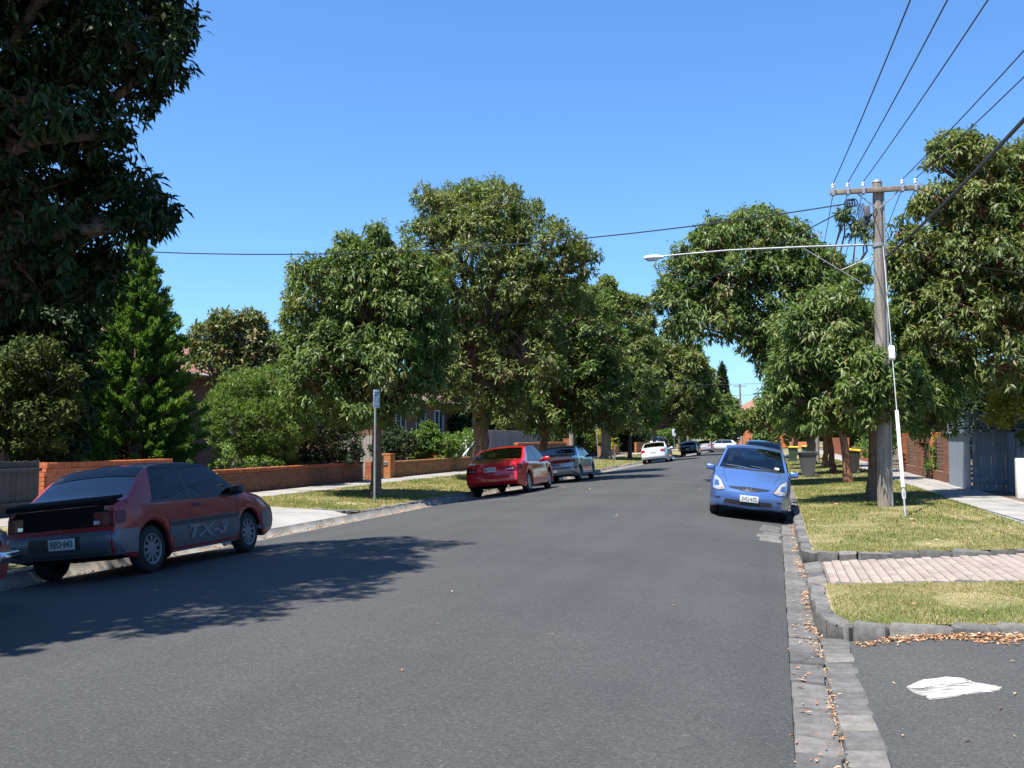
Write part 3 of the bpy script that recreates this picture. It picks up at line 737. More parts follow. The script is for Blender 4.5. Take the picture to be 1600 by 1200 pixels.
# --- yard trees
B = (8.0, 28.6, 0.155)
px = [(1490, 240, 30), (1530, 255, 36), (1575, 290, 44), (1455, 250, 22), (1470, 320, 38), (1530, 330, 52), (1600, 340, 60), (1440, 400, 46), (1500, 410, 56), (1570, 420, 60), (1640, 400, 60), (1420, 450, 36), (1480, 490, 56), (1550, 510, 60), (1620, 500, 60), (1660, 330, 50), (1600, 265, 40), (1560, 570, 50), (1450, 540, 40), (1410, 420, 24)]
tree('brush_box_tree', 'tall broad tree behind the blue timber fence at right edge', B, 3.4, 0.3, px_lobes(B, px, 16, 0.8, back=0.6), 'leaf_olive', 'bark_red', dens=20, k=6, ll=0.2, lw=0.056, droop=0.7, seed=31, inner=0.2)
def shrub(name, label, base, lobes, leaf, dens=30, k=5, ll=0.09, lw=0.05, droop=0.1, seed=1, cat='shrub', group=None, bark='bark_grey', h=None, r=0.05, stems=4, **kw):
    zs = [l[2] for l in lobes]
    return tree(name, label, base, h or max(0.2, (min(zs) - base[2]) * 0.9 + 0.15), r, lobes, leaf, bark, dens, k, ll, lw, droop, seed, group, (0, 0), cat, stems=stems, flare=1.1, **kw)

def conifer(name, label, base, H, rad, leaf, seed, n_br=260, spike=1.0, group=None, sp_len=0.5, ll=0.13, lw=0.045, cat='conifer', up=0.55, taper=0.85, per=26, bare=0.02):
    rs = np.random.RandomState(seed)
    root = empty(name, base); tag(root, label, cat, group)
    MB().tube([(0, 0, -0.05), (0.03, 0, H * .4), (0, 0.02, H * .97)], [rad * .07 + .05, rad * .05 + .03, 0.012], 8).build('trunk', M['bark_brown'], root, 60)
    tips = []; outs = []; tones = []; bb = MB()
    for i in range(n_br):
        t = bare + (1 - bare) * (i + rs.uniform()) / n_br
        t = 1 - (1 - t) ** 0.8 if True else t
        an = i * 2.39996 + rs.uniform(-.3, .3)
        rr = rad * max(0.03, (1 - t) ** taper) * rs.uniform(.78, 1.1) * (1 if t > .12 else .85 + t)
        a = np.array([math.cos(an), math.sin(an), 0]); z0 = t * H
        b0 = np.array([0, 0, z0]); b1 = a * rr + np.array([0, 0, z0 + up * rr * rs.uniform(.6, 1.2) * (0.35 + spike * t)])
        if i % 3 == 0: bb.tube([tuple(b0), tuple(b1)], [0.018, 0.004], 4)
        m = max(6, int(per * (0.35 + rr / rad)))
        s = rs.uniform(0.45, 1.0, m) ** 0.8
        p = b0 + (b1 - b0) * s[:, None]
        d = norm((b1 - b0)[None, :].repeat(m, 0))
        p = p + rs.normal(size=(m, 3)) * np.array([.5, .5, .4]) * sp_len * 0.28 * (1.15 - s)[:, None] * (0.4 + rr / rad)
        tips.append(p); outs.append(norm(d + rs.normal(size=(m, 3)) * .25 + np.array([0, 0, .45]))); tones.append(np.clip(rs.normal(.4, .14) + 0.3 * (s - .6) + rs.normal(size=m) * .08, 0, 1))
    m = 30; zz = rs.uniform(.9, 1.02, m) * H
    tips.append(np.stack([rs.normal(size=m) * .03, rs.normal(size=m) * .03, zz], 1)); outs.append(norm(rs.normal(size=(m, 3)) * .5 + np.array([0, 0, 1.]))); tones.append(rs.uniform(.4, .8, m))
    bb.build('branches', M['bark_brown'], root)
    V, tone = leaf_quads(np.concatenate(tips), np.concatenate(outs), 4, ll, lw, -0.25, rs, 0.45, 1.0, np.concatenate(tones))
    NTRI[0] += len(V) * 2
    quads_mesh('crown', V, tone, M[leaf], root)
    return root

conifer('cypress', 'pointed bright green cypress behind the brick wall on the left', (-17.5, 24.4, 0.13), 7.1, 2.15, 'leaf_conifer', 41, 480, 1.3, per=46, ll=0.15, lw=0.05, sp_len=0.55, taper=0.82, up=0.75)
conifer('cypress', 'smaller cypress half hidden left of the tall pointed one', (-18.6, 25.6, 0.13), 6.2, 1.5, 'leaf_golden', 42, 240, 1.0, per=30, ll=0.17, lw=0.07, sp_len=0.7, taper=0.7)
Bp = (-15.9, 17.4, 0.13)
shrub('golden_cypress', 'golden green conifer lit in patches above the dark fence at the left edge', Bp, px_lobes(Bp, [(45, 560, 30), (15, 610, 40), (80, 600, 32), (55, 650, 34), (100, 640, 22), (-30, 640, 50), (70, 690, 30), (20, 690, 34)], 31, .8, sprout=.5),
      'leaf_golden', dens=40, k=6, ll=0.12, lw=0.05, droop=0.1, seed=43, cat='conifer', r=0.08, inner=.3)
Bp = (-18.6, 19.6, 0.13)
shrub('hedge_tree', 'dense dark evergreen filling the gap below the overhanging tree at far left', Bp, px_lobes(Bp, [(20, 430, 70), (100, 450, 60), (125, 500, 36), (50, 530, 70), (0, 560, 80), (85, 580, 50), (105, 600, 36), (50, 640, 56), (95, 660, 40), (90, 700, 36), (-60, 500, 90), (-60, 640, 70), (20, 690, 50)], 32, .8, sprout=.3),
      'leaf_box_dark_shaded', dens=13, k=6, ll=0.2, lw=0.085, droop=0.3, seed=44, cat='tree', r=0.14, bark='bark_brown', inner=.8)
B = (-21.5, 36.6, 0.13)
px = [(330, 530, 26), (355, 520, 26), (385, 525, 30), (392, 505, 14), (415, 545, 26), (345, 560, 32), (400, 570, 30), (430, 560, 20), (365, 590, 30), (318, 560, 18)]
tree('red_tipped_tree', 'rounded yard tree with reddish new leaves in front of the tiled roof', B, 2.8, 0.14, px_lobes(B, px, 20), 'leaf_red', 'bark_grey', dens=13, k=6, ll=0.2, lw=0.09, droop=0.1, seed=45)
B = (-16.0, 28.4, 0.13)
shrub('feathery_shrub', 'tall feathery light green shrub behind the long red brick wall', B, px_lobes(B, [(350, 640, 30), (385, 610, 30), (420, 605, 30), (450, 620, 30), (370, 660, 40), (410, 660, 44), (450, 670, 36), (345, 680, 24), (390, 705, 26), (430, 705, 28)], 21, 0.9),
      'leaf_fine', dens=36, k=6, ll=0.14, lw=0.034, droop=-0.5, seed=46, h=0.9, r=0.045, spread=0.55, bark='bark_brown')
B = (-15.6, 31.0, 0.13)
shrub('garden_shrub', 'dark rounded garden shrub at the right end of the red brick wall', B, px_lobes(B, [(480, 640, 30), (510, 660, 32), (470, 685, 30), (505, 700, 30), (535, 690, 24), (545, 715, 18), (460, 715, 18), (490, 725, 20)], 22, 0.8),
      'leaf_box_dark_shaded', dens=30, k=6, ll=0.1, lw=0.05, droop=0.0, seed=47)
shrub('small_shrub', 'little light green sapling beside the brick wall and cypress', (-15.0, 24.9, 0.13), [(-15.0, 24.9, 1.15, .3, .3, .3), (-15.05, 24.95, .75, .28, .28, .25), (-14.95, 25.0, 0.5, .2, .2, .2)], 'leaf_fine', dens=60, k=5, ll=0.09, lw=0.045, seed=48, stems=1, r=0.02)
shrub('ground_shrub', 'low dark fern like shrub under the feathery shrub', (-15.2, 27.2, 0.13), [(-15.2, 27.2, .55, .6, .8, .4), (-15.0, 28.6, .5, .5, .8, .35)], 'leaf_bright', dens=40, k=5, ll=0.1, lw=0.045, seed=49)
B = (-16.3, 42.5, 0.13)
shrub('bright_bush', 'bright yellow green bush behind the tan brick wall', B, px_lobes(B, [(665, 690, 22), (645, 700, 18), (690, 700, 20), (665, 678, 12), (705, 708, 12), (680, 708, 16), (650, 712, 14)], 23), 'leaf_bright', dens=34, k=6, ll=0.12, lw=0.06, droop=0, seed=50)
B = (-16.4, 40.0, 0.13)
shrub('dark_bush', 'dark green bush beside the brick letterbox pillar', B, px_lobes(B, [(615, 690, 20), (605, 705, 18), (628, 700, 18), (618, 712, 12)], 24), 'leaf_box_dark_shaded', dens=30, k=6, ll=0.12, lw=0.06, droop=0, seed=51)
shrub('paling_bush', 'green bush in front of the grey paling fence right of the thick trunk', (-15.8, 49.5, 0.13), [(-15.8, 49.5, 1.1, .8, .9, .7), (-15.6, 50.4, 1.6, .5, .5, .5)], 'leaf_bright', dens=24, k=5, ll=0.14, lw=0.07, seed=52)
shrub('yard_shrub', 'yellow green shrub by the orange brick fence beyond the second sign', (-15.0, 84.0, 0.13), [(-15.0, 84, 1.3, 1, 1, 1.0), (-14.6, 86, 1.0, .9, .9, .8)], 'leaf_yellow', dens=8, k=5, ll=0.25, lw=0.13, seed=53)
for i, (x, y, h, r, lb) in enumerate([(-38, 24, 8, 3.6, 'yard tree behind the left houses, nearest the viewer'), (-37, 52, 9, 4, 'yard tree behind the brown house with white windows'), (-38, 84, 9, 4, 'yard tree far behind the left houses beyond the cream house')]):
    rr = random.Random(260 + i)
    lob = [(x + rr.uniform(-.5, .5) * r, y + rr.uniform(-.9, .9) * r, rr.uniform(.2, .85) * h, r * .6, r * .7, r * .5) for _ in range(9)]
    tree('yard_tree', lb, (x, y, 0.13), h * .3, 0.2, lob, 'leaf_box_dark_shaded', 'bark_grey', dens=2, k=6, ll=0.55, lw=0.25, droop=0.3, seed=270 + i, group='trees in the yards on the left')
# trees in yards behind the left row, seen between the street trees
for i, (x, y, h, r, lf, lb) in enumerate([(-19.5, 62, 6.5, 2.6, 'leaf_box_dark_shaded', 'dark yard tree behind the second parking sign'), (-18, 76, 8.5, 3.2, 'leaf_box_dark_shaded', 'tall dark yard tree behind the thick trunked street tree'), (-18.5, 92, 8.0, 3.4, 'leaf_olive', 'olive yard tree left of the white sedan'),
                                       (-18, 108, 8.2, 3.6, 'leaf_box_dark_shaded', 'dark yard tree above the black hatchback'), (-18, 126, 8.0, 3.6, 'leaf_olive', 'olive yard tree above the far silver sedan'), (-17, 143, 7.6, 3.4, 'leaf_box', 'last yard tree of the left side before the cross street')]):
    rr = random.Random(60 + i)
    lob = [(x + rr.uniform(-.5, .5) * r, y + rr.uniform(-.5, .5) * r, rr.uniform(.12, .85) * h, r * .6, r * .6, r * .5) for _ in range(13)] + [(x, y, h - r * .4, r * .55, r * .55, r * .45)]
    tree('yard_tree', lb, (x, y, 0.13), h * .25, 0.2, lob, lf, 'bark_grey', dens=3.6, k=6, ll=0.42, lw=0.18, droop=0.3, seed=70 + i, group='trees in the yards on the left')
for i, (x, y, r, lf, lb) in enumerate([(-16.2, 72.5, 1.6, 'leaf_box_dark_shaded', 'dark low hedge shrub behind the timber bollard'), (-16.5, 80, 1.5, 'leaf_box', 'green low hedge shrub behind the small thin trunked street tree'), (-16.4, 89, 1.7, 'leaf_box_dark_shaded', 'dark low hedge shrub left of the white sedan'),
                                       (-16.6, 97, 1.6, 'leaf_olive', 'olive low hedge shrub above the white sedan'), (-16.5, 115, 1.8, 'leaf_box_dark_shaded', 'dark hedge shrub above the black wagon'), (-17, 130, 1.8, 'leaf_box', 'green hedge shrub above the far pale sedan'), (-16, 142, 1.8, 'leaf_bright', 'bright hedge shrub near the left corner of the cross street')]):
    rr = random.Random(160 + i)
    lob = [(x + rr.uniform(-.4, .4) * r, y + rr.uniform(-2.2, 2.2) * r, rr.uniform(.3, 1.1) * r, r * .7, r * .9, r * .6) for _ in range(9)]
    shrub('hedge_shrub', lb, (x, y, 0.13), lob, lf, dens=8, k=5, ll=0.3, lw=0.14, seed=170 + i, group='low hedge shrubs in the left yards')
# right side hedges over the fences
for i, (x, y, zs, r, lf, lb) in enumerate([(7.0, 36.5, (1.6, 2.6, 3.2), 1.3, 'leaf_box_dark_shaded', 'dark hedge tree leaning over the brick and panel fence'), (7.2, 41.5, (1.5, 2.6, 3.6), 1.5, 'leaf_box_dark_shaded', 'dark green hedge tree above the brick pillars on the right'), (7.6, 47.5, (1.6, 3.0, 4.0), 1.7, 'leaf_olive', 'olive hedge tree farther along the right fence'),
                                         (7.5, 29.8, (2.0, 2.8), 1.1, 'leaf_bright', 'bright green shrub above the slatted blue fence'), (8.0, 56, (1.6, 3.2, 4.4), 2.0, 'leaf_box_dark_shaded', 'dark yard tree on the right beyond the black bin'), (8.5, 68, (2, 3.8, 5), 2.4, 'leaf_olive', 'olive yard tree on the right far beyond the bins')]):
    rr = random.Random(90 + i); lob = []
    for z in zs:
        for _ in range(3): lob.append((x + rr.uniform(-.6, .6) * r, y + rr.uniform(-.9, .9) * r, z + rr.uniform(-.3, .3), r * .62, r * .7, r * .55))
    fz = max(1.0, y / 30)
    tree('hedge_tree', lb, (x, y, 0.155), 1.2, 0.09, lob, lf, 'bark_grey', dens=22 / fz ** 1.7, k=6, ll=0.14 * fz, lw=0.062 * fz, droop=0.1, seed=100 + i, group='hedge trees above the right fences', stems=2, flare=1.1)
shrub('yellow_shrub', 'yellow leaved shrub spilling over the blue fence between the slatted tops', (6.35, 30.0, 0.155), [(6.1, 29.6, 2.45, .38, .45, .32), (6.0, 29.3, 2.1, .28, .35, .26), (6.35, 30.2, 2.65, .4, .4, .3), (6.4, 29.0, 2.3, .3, .3, .3)], 'leaf_yellow', dens=60, k=5, ll=0.1, lw=0.055, seed=110, stems=2, r=0.03)
shrub('ivy', 'green creeper climbing the brick pillar of the right fence', (5.5, 38.55, 0.155), [(5.52, 38.5, 0.9, .14, .16, .5), (5.5, 38.5, .5, .2, .22, .3), (5.55, 38.5, 1.35, .12, .14, .3)], 'leaf_bright', dens=80, k=5, ll=0.08, lw=0.05, seed=111, stems=1, r=0.015, cat='climber')
shrub('path_bush', 'light green bush beside the right footpath beyond the black bin', (5.6, 60, 0.155), [(5.6, 60, 1.2, .9, .9, 1.0), (5.3, 61, .8, .7, .7, .7), (5.9, 59, 1.9, .7, .7, .6)], 'leaf_bright', dens=18, k=5, ll=0.16, lw=0.08, seed=112)
# far end
conifer('norfolk_pine', 'tall tiered dark pine rising above the far end of the street', (-10.9, 215, 0.0), 17.0, 3.1, 'leaf_pine', 120, 150, 0.4, ll=0.75, lw=0.3, sp_len=2.2, up=0.25, taper=0.75, per=20, bare=0.12)
fr = random.Random(5)
far = [(-44, 178, 9), (-36, 172, 8), (-30, 190, 9), (-24, 176, 7.5), (-17, 182, 8), (-13, 200, 9), (-3, 196, 7.6), (6, 178, 8), (14, 172, 9), (-9, 176, 5.0), (3, 171, 4.6), (10, 186, 8), (22, 190, 11), (-54, 190, 10), (-7.5, 166, 4.8), (-1.2, 167, 4.4), (3.4, 165.5, 5.2)]
for i, (x, y, h) in enumerate(far):
    r = h * .42
    lob = [(x + fr.uniform(-.6, .6) * r, y + fr.uniform(-.5, .5) * r, fr.uniform(.15, .85) * h, r * .6, r * .6, r * .5) for _ in range(10)]
    tree('far_tree', 'distant tree beyond the cross street in the band closing the view', (x, y, 0.0), h * .35, 0.22, lob, ['leaf_box', 'leaf_olive', 'leaf_box_dark_shaded'][i % 3], 'bark_grey', dens=2.2, k=6, ll=0.62, lw=0.26, droop=0.2, seed=130 + i, group='distant trees beyond the cross street', limbs=False)

# ------------------------------------------------------------ grass blades, fallen leaves
def blades(name, n, xr, yr_, hgt, wid, seed, label, avoid=None, dpow=1.0):
    rs = np.random.RandomState(seed)
    x = rs.uniform(xr[0], xr[1], n); y = yr_[0] + (yr_[1] - yr_[0]) * rs.uniform(0, 1, n) ** dpow
    z = np.array([zg(a) for a in x])
    an = rs.uniform(0, 2 * math.pi, n); lean = rs.uniform(0.2, 1.3, n)
    h = hgt * rs.uniform(.5, 1.3, n); sc = np.clip(y / 14.0, 0.8, 3.5); w = wid * sc; h = h * np.clip(sc, .8, 1.5)
    # patchiness
    pt = np.sin(x * 2.1 + np.sin(y * .9) * 2) * .5 + np.sin(y * 1.7 + x * .6) * .5 + np.sin(x * 5.3 + y * 4.1) * .3
    tone = np.clip(0.41 + 0.22 * pt + rs.normal(size=n) * .2, 0, 1); thin = np.clip(1.25 - tone, .35, 1); h = h * thin
    bare = np.sin(x * 1.3 + y * 2.3) + np.sin(x * 3.1 - y * 1.1) + np.sin(y * .7 + 2 * np.sin(x * 1.9))
    h = np.where(bare > 1.15, h * .3, h)
    s = np.stack([np.cos(an), np.sin(an), np.zeros(n)], 1); l2 = np.stack([-np.sin(an), np.cos(an), np.zeros(n)], 1)
    b = np.stack([x, y, z - 0.004], 1); tip = b + l2 * (h * np.sin(lean))[:, None] + np.stack([np.zeros(n), np.zeros(n), h * np.cos(lean) * .9 + .006], 1)
    V = np.stack([b - s * w[:, None] * .5, b + s * w[:, None] * .5, tip + s * w[:, None] * .12, tip - s * w[:, None] * .12], 1)
    o = quads_mesh(name, V, tone, M['grass']); NTRI[0] += 2 * n
    return tag(o, label, 'grass', kind='stuff')
blades('grass', 42000, (XR + 0.17, RP0 - .01), (9.25, 11.74), 0.045, 0.007, 1, 'short dry grass of the near right verge strip')
blades('grass', 66000, (XR + 0.17, RP0 - .01), (14.9, 40), 0.045, 0.008, 2, 'short dry grass of the right verge under the power pole', dpow=1.5)
blades('grass', 15000, (XR + 0.17, RP0 - .01), (40, 75), 0.05, 0.01, 3, 'grass of the right verge farther along the street')
blades('grass', 50000, (LP0 + .02, XL - .2), (20.7, 44), 0.05, 0.008, 4, 'short dry grass of the left verge around the parking sign', dpow=1.3)
blades('grass', 16000, (LP0 + .02, XL - .2), (48.7, 100), 0.05, 0.01, 5, 'grass of the left verge beyond the silver sedan')
blades('grass', 9000, (LP0 + .02, XL - .2), (6.4, 14), 0.05, 0.009, 6, 'shaded grass of the left verge behind the red hatchback')

def litter(name, pts, size, seed, label):
    rs = np.random.RandomState(seed); P = np.array(pts); n = len(P)
    an = rs.uniform(0, 2 * math.pi, n); L = size * rs.uniform(.5, 1.3, n) * np.clip(P[:, 1] / 12, .9, 2.2); W = L * rs.uniform(.3, .5, n)
    d = np.stack([np.cos(an), np.sin(an), rs.uniform(-.15, .3, n)], 1); s = np.stack([-np.sin(an), np.cos(an), rs.uniform(-.3, .3, n)], 1)
    c = P + np.array([0, 0, .008])
    V = np.stack([c - d * L[:, None] * .5, c + s * W[:, None] * .5 + np.array([0, 0, .006]), c + d * L[:, None] * .5, c - s * W[:, None] * .5 + np.array([0, 0, .004])], 1)
    V[:, :, 2] = np.maximum(V[:, :, 2], P[:, 2:3] + .003)
    o = quads_mesh(name, V, rs.uniform(0, 1, n), M['litter']); NTRI[0] += 2 * n
    return tag(o, label, 'leaf litter', kind='stuff')
lr = random.Random(8)
pts = []
cl_y = [lr.uniform(8.6, 21) for _ in range(26)]
for _ in range(320):
    y = lr.choice(cl_y) + lr.gauss(0, .22); pts.append((0.30 + lr.gauss(0, .04), max(8.2, y), -0.150))
for _ in range(90):
    y = 5 + 4.2 * lr.random(); pts.append((0.335 + lr.gauss(0, .02) - .01 * 0, y, -0.145))
for _ in range(60):
    pts.append((0.2 + lr.gauss(0, .08), 5 + 5 * lr.random(), -0.142))
litter('fallen_leaves', pts, 0.05, 1, 'dry orange leaves lying along the right bluestone gutter')
pts = []
for _ in range(2300):
    x = 0.62 + 3.3 * lr.random() ** .7; d = abs(lr.gauss(0, .07)) * (1 + 1.1 * (x > 1.5)); y = 9.03 - d; pts.append((x, y, zdrv(x, y) + max(0, .03 - d * .3) * lr.random()))
litter('fallen_leaves', pts, 0.055, 2, 'drift of dry orange leaves against the kerb of the asphalt driveway')
pts = []
for _ in range(700):
    x = lr.uniform(LP0, XL - .2); y = 21 + 22 * lr.random(); pts.append((x, y, zg(x) + .012))
litter('fallen_leaves', pts, 0.06, 3, 'scattered pale dry leaves on the left verge')
pts = []
for _ in range(260):
    x = lr.uniform(XR + .2, RP0); y = lr.uniform(9.3, 11.7) if lr.random() < .3 else lr.uniform(15, 30); pts.append((x, y, zg(x) + .02))
litter('fallen_leaves', pts, 0.06, 4, 'scattered dry leaves on the right verge grass')
pts = []
for _ in range(900):
    y = 14 + 40 * lr.random() ** 1.4; pts.append((XL + .12 + lr.gauss(0, .07), y, -0.155 + .01))
for _ in range(380):
    pts.append((XL + .15 + lr.gauss(0, .12), 7.5 + 5 * lr.random(), -0.14))
litter('fallen_leaves', pts, 0.055, 5, 'dry leaves caught in the left concrete gutter')
pts = [gp(862, 1001, 0) + (zg(gp(862, 1001, 0)[0]),), gp(628, 1068, 0) + (zg(gp(628, 1068, 0)[0]),), gp(903, 820, .1) + (.11,), gp(882, 762, .1) + (.1,)]
for _ in range(40):
    x, y = lr.uniform(-7, 0), lr.uniform(6, 40); pts.append((x, y, zg(x)))
for _ in range(60):
    x, y = lr.uniform(.6, 4), lr.uniform(4.5, 9); pts.append((x, y, zdrv(x, y)))
litter('fallen_leaves', [(p[0], p[1], p[2] + .004) for p in pts], 0.045, 6, 'few single dry leaves lying on the open asphalt')
# ============================================================ VEHICLES
def pchip(pts):
    xs = [p[0] for p in pts]; ys = [p[1] for p in pts]; n = len(xs)
    h = [xs[i + 1] - xs[i] for i in range(n - 1)]; d = [(ys[i + 1] - ys[i]) / h[i] for i in range(n - 1)]
    m = [0.0] * n
    m[0] = d[0]; m[-1] = d[-1]
    for i in range(1, n - 1):
        m[i] = 0 if d[i - 1] * d[i] <= 0 else 2 * d[i - 1] * d[i] / (d[i - 1] + d[i])
    def f(x):
        if x <= xs[0]: return ys[0]
        if x >= xs[-1]: return ys[-1]
        i = 0
        while x > xs[i + 1]: i += 1
        t = (x - xs[i]) / h[i]
        return ((1 + 2 * t) * (1 - t) ** 2 * ys[i] + t * (1 - t) ** 2 * h[i] * m[i] + t * t * (3 - 2 * t) * ys[i + 1] + t * t * (t - 1) * h[i] * m[i + 1])
    return f

GL = {'clear': mat_glass('car_glass', (0.42, 0.47, 0.46)), 'dark': mat_glass('car_glass_dark', (0.07, 0.085, 0.1), 1.75, 1.25), 'side': mat_glass('car_glass_side', (0.82, 0.84, 0.86), 1.45, 0.8)}
CM = dict(black=mat_plain('trim_black', (0.018, 0.018, 0.02), 0.45), under=mat_plain('underbody_black', (0.01, 0.01, 0.01), 0.9, spec=0.1), seat=mat_plain('seat_cloth', (0.04, 0.042, 0.048), 0.9),
          rim=mat_plain('rim_alloy', (0.5, 0.5, 0.5), 0.4, 0.6), rim_dark=mat_plain('rim_dark', (0.16, 0.16, 0.165), 0.5, 0.3), rim_dull=mat_plain('rim_dull', (0.3, 0.3, 0.3), 0.5, 0.3), chrome=mat_plain('chrome', (0.75, 0.75, 0.77), 0.12, 1.0),
          red_lens=mat_plain('lens_red', (0.42, 0.012, 0.012), 0.12, coat=0.6), dark_lens=mat_plain('lens_dark_red', (0.12, 0.008, 0.01), 0.25, spec=0.25, coat=0.15), clear_lens=mat_plain('lens_clear', (0.42, 0.46, 0.5), 0.08, 0.5, coat=1.0),
          orange_lens=mat_plain('lens_orange', (0.7, 0.2, 0.02), 0.15, coat=0.6), plate=mat_plain('plate_white', (0.6, 0.6, 0.58), 0.4), plate_ink=mat_plain('plate_ink', (0.03, 0.06, 0.05), 0.5), cladding=mat_plain('cladding_grey', (0.07, 0.074, 0.084), 0.5),
          cladding_text=mat_plain('cladding_text', (0.14, 0.145, 0.16), 0.5), silver=mat_plain('silver_trim', (0.115, 0.13, 0.16), 0.35, 0.4))

def text_mesh(s, size, mat, parent, matrix, name='lettering', ext=0.002, shear=0.0, offset=0.0):
    cu = bpy.data.curves.new('t', 'FONT'); cu.body = s; cu.size = size; cu.align_x = 'CENTER'; cu.align_y = 'CENTER'; cu.extrude = ext; cu.shear = shear; cu.offset = offset
    cu.resolution_u = 3
    to = bpy.data.objects.new('t', cu); COL.objects.link(to)
    dg = bpy.context.evaluated_depsgraph_get()
    me = bpy.data.meshes.new_from_object(to.evaluated_get(dg)); bpy.data.objects.remove(to)
    me.materials.clear(); me.materials.append(mat)
    me.transform(matrix)
    o = bpy.data.objects.new(name, me); COL.objects.link(o)
    if parent is not None: o.parent = parent
    return o

class Car:
    """shell lofted along its length (local +Y forward, ground z=0, origin midway between the axles)"""
    def __init__(c, name, label, sp, group=None):
        c.sp = sp; c.root = empty(name); tag(c.root, label, 'car', group)
        W = sp['W']; y0, y1 = sp['y0'], sp['y1']; wb = sp['wb']; Rw = sp['R']
        top = pchip(sp['top']); belt = pchip(sp['belt']); c.top = top; c.belt = belt
        ar = sp.get('arch', Rw * 1.17); zb = sp.get('zb', 0.19)
        tum = sp.get('tumble', 0.36); crown = sp.get('crown', 0.05)
        fo = y1 - wb / 2; ro = -wb / 2 - y0
        tf, tr = sp.get('tf', 0.17), sp.get('tr', 0.10)
        def w(y):
            if y > wb / 2: s = (y - wb / 2) / fo; return W * (1 - tf * s ** 2.4)
            if y < -wb / 2: s = (-wb / 2 - y) / ro; return W * (1 - tr * s ** 2.4)
            return W
        def bot(y):
            z = zb
            if y > y1 - 0.35: z += 0.05 * (y - y1 + .35) / .35
            if y < y0 + 0.5: z += sp.get('rear_up', 0.10) * (y0 + .5 - y) / .5
            for yc in (-wb / 2, wb / 2):
                d = abs(y - yc)
                if d < ar: z = max(z, Rw + math.sqrt(ar * ar - d * d))
            return z
        def edge_z(y):
            t, b = top(y), belt(y)
            g = max(0, min(1, (t - b - 0.05) / 0.35))
            return t - (0.035 * (1 - g) + crown * g)
        def we(y): return w(y) * 0.965 - tum * max(0, edge_z(y) - belt(y)) - 0.02
        c.w, c.edge_z, c.we = w, edge_z, we
        pf, pr = pchip(sp['nose']), pchip(sp['tail'])
        bf, br = sp.get('bulge_f', 0.13), sp.get('bulge_r', 0.07)
        ya, yb = wb / 2 + 0.30, -wb / 2 - 0.30
        def warp(p):
            x, y, z = p
            if y > ya:
                t = min(1, (y - ya) / (y1 - ya)) ** 2; y += t * (pf(z) + bf * (1 - (x / W) ** 2))
            elif y < yb:
                t = min(1, (yb - y) / (yb - y0)) ** 2; y -= t * (pr(z) + br * (1 - (x / W) ** 2))
            return (x, y, z)
        c.warp = warp
        ys = set(lin(y0, y1, 45))
        for yc in (-wb / 2, wb / 2):
            for q in lin(-1, 1, 19): ys.add(yc + ar * math.sin(q * math.pi / 2) * 1.0001)
        for k in ('ws', 'rw'):
            if k in sp: ys.update(sp[k])
        for (yy, _) in sp['top']: ys.add(yy)
        keep_y = [sp['side'][0][0], sp['side'][-1][0]]; ys = {q for q in ys if all(abs(q - k) > .012 for k in keep_y)}; ys.update(keep_y)
        ys = sorted(ys); ys = [ys[0]] + [b for a, b in zip(ys[:-1], ys[1:]) if b - a > 0.006]
        for k in ('ws', 'rw'):      # snap
            if k in sp: sp[k] = tuple(min(ys, key=lambda q: abs(q - t)) for t in sp[k])
        Q = [0, .06, .2, .4, .6, .8, .93, 1.0]; bul = sp.get('bul', [.955, .985, .998, 1.0, .998, .99, .98, .965])
        V = []; F = []; G = []; ng = [0]; MI = []
        idx = {}
        def vid(key, p):
            if key not in idx: idx[key] = len(V); V.append(warp(p))
            return idx[key]
        xf = [-1, -.93, -.8, -.6, -.4, -.2, 0, .2, .4, .6, .8, .93, 1]
        c.win = {}
        nq = len(Q)
        for i, y in enumerate(ys):
            b_, t_ = bot(y), belt(y)
            for s in (-1, 1):
                vid((i, s, -1), (s * (W - 0.27), y, b_ + .02))
                for j, q in enumerate(Q): vid((i, s, j), (s * w(y) * bul[j], y, b_ + (t_ - b_) * q))
            tz, ez, wx = top(y), edge_z(y), we(y)
            for j, x in enumerate(xf): vid((i, 't', j), (x * wx, y, tz - (tz - ez) * abs(x) ** 2.2))
        lev = sp.get('lower_z')
        for i in range(len(ys) - 1):
            for s in (-1, 1):
                for j in range(-1, nq - 1):
                    q = (idx[(i, s, j)], idx[(i + 1, s, j)], idx[(i + 1, s, j + 1)], idx[(i, s, j + 1)])
                    F.append(q if s > 0 else q[::-1]); MI.append(1 if j < 0 else 0)
            ym = (ys[i] + ys[i + 1]) / 2
            for j in range(len(xf) - 1):
                q = (idx[(i, 't', j)], idx[(i, 't', j + 1)], idx[(i + 1, 't', j + 1)], idx[(i + 1, 't', j)])
                g = None
                for k in ('ws', 'rw'):
                    if k in sp and sp[k][0] < ym < sp[k][1] and 1 <= j < len(xf) - 2: g = k
                if g: c.win.setdefault(g, []).append(q)
                else: F.append(q); MI.append(0)
        # shoulder strips where there is no glasshouse, and side glass / pillar panels
        dl = sp['side']; dl[0] = (dl[0][0], dl[0][0], dl[0][2])        # list of dividers (y_belt, y_top) and kinds between
        gy0, gy1 = dl[0][0], dl[-1][0]
        for i in range(len(ys) - 1):
            ym = (ys[i] + ys[i + 1]) / 2
            if gy0 < ym < gy1: continue
            for s in (-1, 1):
                j = 0 if s < 0 else len(xf) - 1
                q = (idx[(i, s, nq - 1)], idx[(i + 1, s, nq - 1)], idx[(i + 1, 't', j)], idx[(i, 't', j)])
                F.append(q if s > 0 else q[::-1]); MI.append(0)
        c.panels = []
